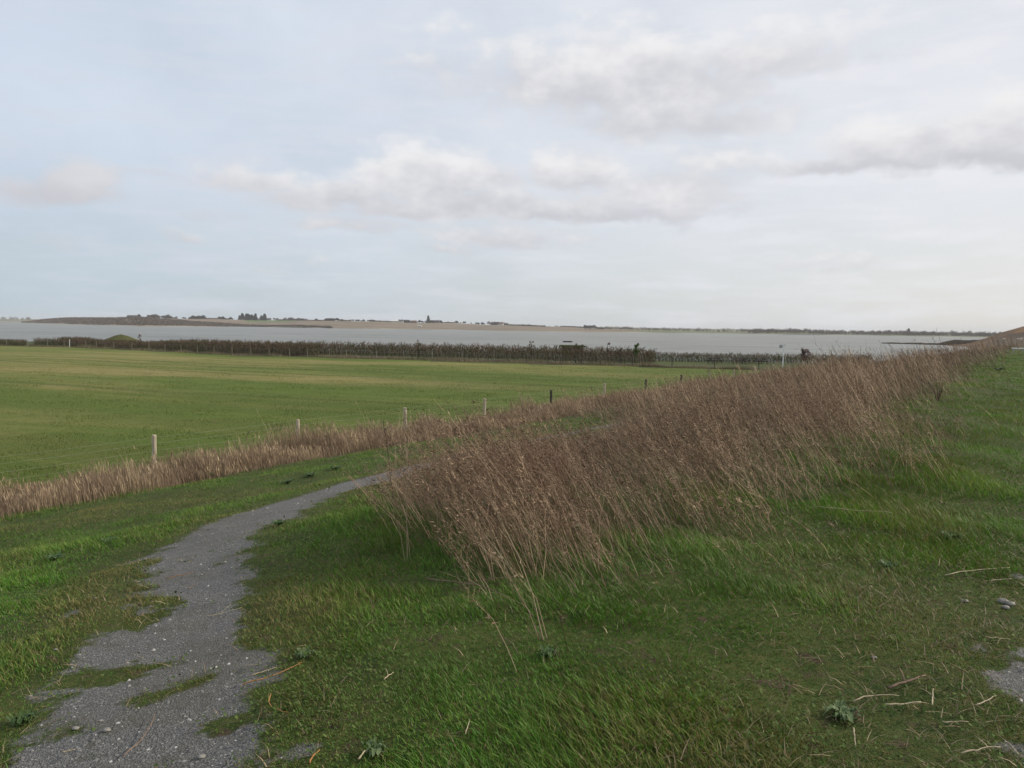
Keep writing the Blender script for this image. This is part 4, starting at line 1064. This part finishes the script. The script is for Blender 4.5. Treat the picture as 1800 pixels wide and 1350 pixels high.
twig(1728, 1028, 1778, 1024, .004, M_strawpc, 'straw_piece', 'shorter pale straw just below the long one near the right edge', 'straw')
twig(1562, 1220, 1626, 1196, .009, M_browntwig, 'dead_branch', 'short forked dead branch on the trampled turf at lower right', 'branch', fork=True)
twig(1500, 1242, 1580, 1232, .005, M_strawpc, 'straw_piece', 'curved pale straw beside the grey-green dock plant', 'straw', bow=.1)
twig(1556, 1249, 1618, 1244, .006, M_strawpc, 'straw_piece', 'thick pale straw right of the dock plant', 'straw')
twig(1638, 1250, 1640, 1220, .005, M_strawpc, 'straw_piece', 'upright-lying straw between dock plant and right-hand gravel', 'straw')
twig(1656, 1280, 1702, 1279, .0048, M_strawpc, 'straw_piece', 'straight bright straw on the turf at lower right', 'straw')
twig(1690, 1336, 1758, 1324, .0052, M_strawpc, 'straw_piece', 'pale straw near the bottom right corner', 'straw', bow=.04)
twig(1715, 1250, 1750, 1232, .0045, M_strawpc, 'straw_piece', 'forked straw on the gravel edge at right', 'straw', fork=True)
twig(1500, 1290, 1503, 1322, .005, M_strawpc, 'straw_piece', 'short straw directly below the dock plant', 'straw')
twig(675, 1203, 692, 1190, .004, M_strawpc, 'straw_piece', 'small forked pale straw on the grass left of centre', 'straw', fork=True)
twig(630, 1345, 645, 1328, .005, M_strawpc, 'straw_piece', 'folded pale straw at the bottom edge left of centre', 'straw')
twig(818, 1300, 826, 1275, .0035, M_strawpc, 'straw_piece', 'thin straw standing in the grass at bottom centre', 'straw')
twig(110, 1333, 132, 1329, .006, M_strawpc, 'straw_piece', 'short thick straw at the left edge of the gravel', 'straw')
twig(1733, 1128, 1775, 1132, .0035, M_strawpc, 'straw_piece', 'faint straw above the right-hand gravel patch', 'straw')
twig(1528, 1036, 1564, 1062, .0035, M_strawpc, 'straw_piece', 'slanting thin straw in the grass at right', 'straw')
twig(1437, 906, 1568, 918, .004, M_strawpc, 'straw_piece', 'long pale fallen stalk on the green slope below the thicket', 'straw', bow=-.03, lift=.07)
twig(750, 1040, 900, 1078, .0055, M_browntwig, 'fallen_stalk', 'long grey fallen stalk in the grass below the thicket', 'stalk', bow=.03, lift=.08, fork=True)
twig(330, 1040, 348, 1030, .004, M_browntwig, 'brown_twig', 'tiny twig on the path edge')

def pebble(px, py, r_, label):
    g = ground(px, py); r = np.random.RandomState(int(px)); V_ = []
    for i in range(7):
        for j in range(10):
            a, b_ = math.pi * i / 6, 2 * math.pi * j / 10; k = r_ * (.85 + .3 * r.rand())
            V_.append((k * 1.25 * math.sin(a) * math.cos(b_), k * math.sin(a) * math.sin(b_), k * .6 * math.cos(a)))
    fs = [(i * 10 + j, i * 10 + (j + 1) % 10, (i + 1) * 10 + (j + 1) % 10, (i + 1) * 10 + j) for i in range(6) for j in range(10)]
    o = MB().add(V_, fs).build('pebble', M_stone, None, True); o.location = (g.x, g.y, g.z + r_ * .4); tag(o, label, 'stone')
for a in ((133, 1282, .013, 'white pebble on the gravel left of the brown twig'), (188, 1285, .014, 'larger white pebble just above the brown twig foot'), (177, 1268, .008, 'small white pebble, upper of three near the brown twig'),
          (167, 1052, .010, 'white pebble in the grass at the left edge of the path'), (354, 1011, .011, 'white pebble at the right edge of the path bend'), (354, 1332, .014, 'pale pebble at the bottom of the gravel'),
          (1763, 1060, .028, 'pale pinkish stone, left of three at the right edge'), (1775, 1064, .026, 'pale stone, right of three at the right edge'), (1768, 1070, .02, 'small pale stone below the other two at the right edge'),
          (1696, 1058, .018, 'lone pale stone in the turf left of the three stones'), (98, 1143, .010, 'small white pebble at the left grass edge'), (1537, 1157, .011, 'small pale stone in the trampled turf at lower right')): pebble(*a)

def rosette(px, py, r_, nleaf, m_, name, label, cat='weed', up=.5, wd=.32):
    if r_ > .12: r_ *= .55; nleaf = int(nleaf * 1.8); up += .3
    g = ground(px, py); V_ = []; T = []; A_ = []
    for i in range(nleaf):
        a = i * 2.4 + random.uniform(-.3, .3); L_ = r_ * random.uniform(.55, 1.1); w_ = L_ * wd * random.uniform(.7, 1.3); e = random.uniform(.3, 1.1) * up; k0 = len(V_); rv = random.random()
        for j in range(6):
            f = j / 5; rad_ = L_ * f * math.cos(e * (1 - f * .9)); z = L_ * (math.sin(e) * f - .45 * f * f * e) + .012 * math.sin(j * 2 + i); ww_ = w_ * math.sin(math.pi * (f * .88 + .08)) * .5
            c_, s_ = math.cos(a), math.sin(a)
            for q_ in (-1, 0, 1): V_.append((rad_ * c_ - q_ * ww_ * s_, rad_ * s_ + q_ * ww_ * c_, z + .015 + abs(q_) * ww_ * .35)); A_.append(rv)
        for j in range(5):
            for q_ in (0, 1):
                p0 = k0 + j * 3 + q_; T += [(p0, p0 + 1, p0 + 4), (p0, p0 + 4, p0 + 3)]
    o = tri_mesh(name, V_, T, m_, attrs={'rnd': A_}, smooth=True); o.location = (g.x, g.y, g.z); tag(o, label, cat)
rosette(1482, 1262, .085, 26, M_sage, 'dock_plant', 'grey-green broad-leaved dock rosette at lower right')
rosette(1668, 948, .16, 22, M_weed, 'weed_clump', 'dark weed clump in the grass near the right edge')
rosette(1560, 1000, .14, 12, M_weed, 'weed_clump', 'leafy green weed on the slope left of the dark clump at right')
rosette(490, 925, .20, 12, M_weed, 'weed_clump', 'leafy weed standing at the right edge of the path bend', up=1.0)
rosette(535, 1155, .07, 14, M_sage, 'weed_clump', 'pale green weed at the end of the long orange twig')
rosette(372, 838, .26, 14, M_sage, 'broad_leaf_weed', 'pale broad-leaved weed at the foot of the dry grass by the first post', up=1.1)
rosette(545, 838, .30, 18, M_weed, 'weed_clump', 'dark green weed patch on the verge, left of two beyond the path', up=.8)
rosette(590, 826, .30, 16, M_weed, 'weed_clump', 'dark green weed patch on the verge, right of two beyond the path', up=.8)
rosette(505, 850, .28, 14, M_weed, 'weed_clump', 'sparse weed on the verge nearest the path bend', up=.7)
rosette(715, 797, .25, 12, M_weed, 'weed_clump', 'weed beside the gravel below the third fence post', up=.7)
rosette(95, 985, .22, 14, M_weed, 'weed_clump', 'leafy weed in the verge at the left, level with the path bend')
rosette(40, 1272, .07, 18, M_weed, 'weed_clump', 'dark leafy weed at the lower left edge')
rosette(190, 955, .2, 12, M_weed, 'weed_clump', 'dark weed on the verge just left of the path')
rosette(660, 1325, .06, 16, M_sage, 'weed_clump', 'grey-green weed at the bottom edge left of centre')
rosette(960, 1155, .07, 14, M_weed, 'weed_clump', 'leafy weed at the foot of the front stalks')
rosette(1755, 652, .55, 20, M_weed, 'weed_clump', 'dark clump on the far end of the bright grass strip', up=1.0)

# bramble with few pale leaves in front of the thicket, and others inside
def bramble(px, py, h, label, nl=6, lean=-.25, seed=0, leaf=M_sage):
    g = ground(px, py); root = empty('bramble', tuple(g)); r = random.Random(seed); b = MB(); pts = [Vector((0, 0, -.02))]
    for i in range(1, 9): f = i / 8; pts.append(Vector((lean * h * f ** 1.3 + r.uniform(-.012, .012), r.uniform(-.03, .03), h * f)))
    b.tube(pts, [.008 - .0006 * i for i in range(9)], 6)
    for i in (5, 6, 7):
        d_ = Vector((r.uniform(-.16, .16), r.uniform(-.1, .1), r.uniform(.02, .12))); b.tube([pts[i], pts[i] + d_ * .5 + Vector((0, 0, .01)), pts[i] + d_], [.003, .0025, .0012], 4)
    b.build('stem', M_browntwig if seed else M_bark, root)
    for i in range(nl):
        c = pts[r.randint(3, 8)] + Vector((r.uniform(-.05, .05), r.uniform(-.05, .05), 0)); s_ = r.uniform(.02, .04); a = r.uniform(0, 6.28); V_ = []
        d1 = Vector((math.cos(a), math.sin(a), r.uniform(-.5, .6))).normalized(); d2 = d1.cross(Vector((0, .4, 1))).normalized()
        for (u, v) in ((0, 0), (.5, -.45), (1.2, -.45), (1.9, 0), (1.2, .45), (.5, .45)): V_.append(c + d1 * u * s_ + d2 * v * s_ * 1.2 + Vector((0, 0, -.01 * u)))
        tri_mesh('leaf', [tuple(v) for v in V_], [(0, 1, 2), (0, 2, 3), (0, 3, 4), (0, 4, 5)], leaf, root, {'rnd': [r.random()] * 6})
    tag(root, label, 'bramble')
bramble(690, 880, .98, 'dark bramble stem with pale leaves standing over the end of the path', 6, -.12, 0)
for i, (px, py, lab) in enumerate(((775, 900, 'bramble with pale leaves at the left side of the thicket'), (815, 905, 'bramble with silvery leaves right of the left-hand one in the thicket'), (870, 930, 'bramble with one pale leaf in the middle of the near thicket'),
        (885, 985, 'bramble sprig with silver leaf low at the thicket front'), (1020, 960, 'bramble with pale leaf between the near stalks at centre'), (1330, 760, 'bramble patch at the lower edge of the far stalks'), (1100, 800, 'bramble in the middle of the stalks below the fifth fence post'))):
    bramble(px, py, .45, lab, 7, -.3, 3 + i)
# lone tall forked stalks at the thicket's left corner
def lone(px, py, h, lean, label):
    g = ground(px, py); v_, t_, a_ = stalks(np.array([0., .02, -.02]), np.array([0., .02, 0]), np.array([h, h * .9, h * .7]), np.array([.0034, .0028, .0024]), np.array([lean * h, lean * h - .12, -.25]), np.array([0, .1, -.05]), 7, 1, 5, z=np.zeros(3))
    o = tri_mesh('dead_stalk', v_, t_, M_stalk2, attrs={'rnd': np.clip(a_ * .4 + .6, 0, 1)}); o.location = tuple(g); tag(o, label, 'dead stalk')
M_stalk2 = leafmat('pale_dead_stalk', [(.17, .12, .08), (.27, .20, .13), (.36, .28, .18), (.22, .16, .11)], .5, .0, .7, .2)
lone(716, 985, 1.15, -.03, 'pale forked dead stalk rising alone at the left corner of the thicket')
lone(1640, 715, 1.0, -.05, 'dark upright dead stalk at the right end of the thicket')
lone(1385, 905, .8, -.25, 'dead stalk leaning over the grass at the thicket edge, right of centre')
lone(955, 1125, .75, -.35, 'pale dead stalk leaning from the grass at the very front of the thicket')
# small leafless bush at the right end of the thicket
g = ground(1648, 705); root = empty('bush', tuple(g)); r = np.random.RandomState(77)
b = MB()
for k in range(10): a = k * 2.4; b.tube([(0, 0, -.05), (.12 * math.cos(a), (.09) * math.sin(a), .3), (.2 * math.cos(a) - .1, .2 * math.sin(a), .6)], [.012, .009, .003], 5)
b.build('branches', M_bark, root)
root.scale = (.75, .75, .75)
C_ = np.stack([r.normal(size=14) * .2 - .05, r.normal(size=14) * .2, .25 + .5 * r.rand(14)], 1); v_, t_, a_ = clumps(C_, np.full((14, 3), .11), 40, .02, up=.4, seed=9)
tri_mesh('leaves', v_, t_, M_hedge, root, {'rnd': a_}); tag(root, 'small dark leafless bush at the right end of the thicket', 'bush')

# ------------------------------------------------------------------ haze
hm = bpy.data.materials.new('haze'); hm.use_nodes = True; t = NT(hm.node_tree); t.n.remove(t.n['Principled BSDF'])
pv = t.new('ShaderNodeVolumePrincipled'); pv.inputs['Color'].default_value = (.90, .92, .94, 1); pv.inputs['Density'].default_value = .00014
t.l.new(pv.outputs[0], t.n['Material Output'].inputs['Volume']); hm.cycles.volume_sampling = 'DISTANCE'; hm.cycles.homogeneous_volume = True
MB().box((0, 0, 15), (10400, 10400, 40)).build('haze', hm); tag(bpy.data.objects['haze'], 'thin pale haze over the lake and the far land', 'haze', kind='stuff')
print('objects', len(bpy.data.objects), 'tris', sum(len(o.data.polygons) for o in bpy.data.objects if o.type == 'MESH'))
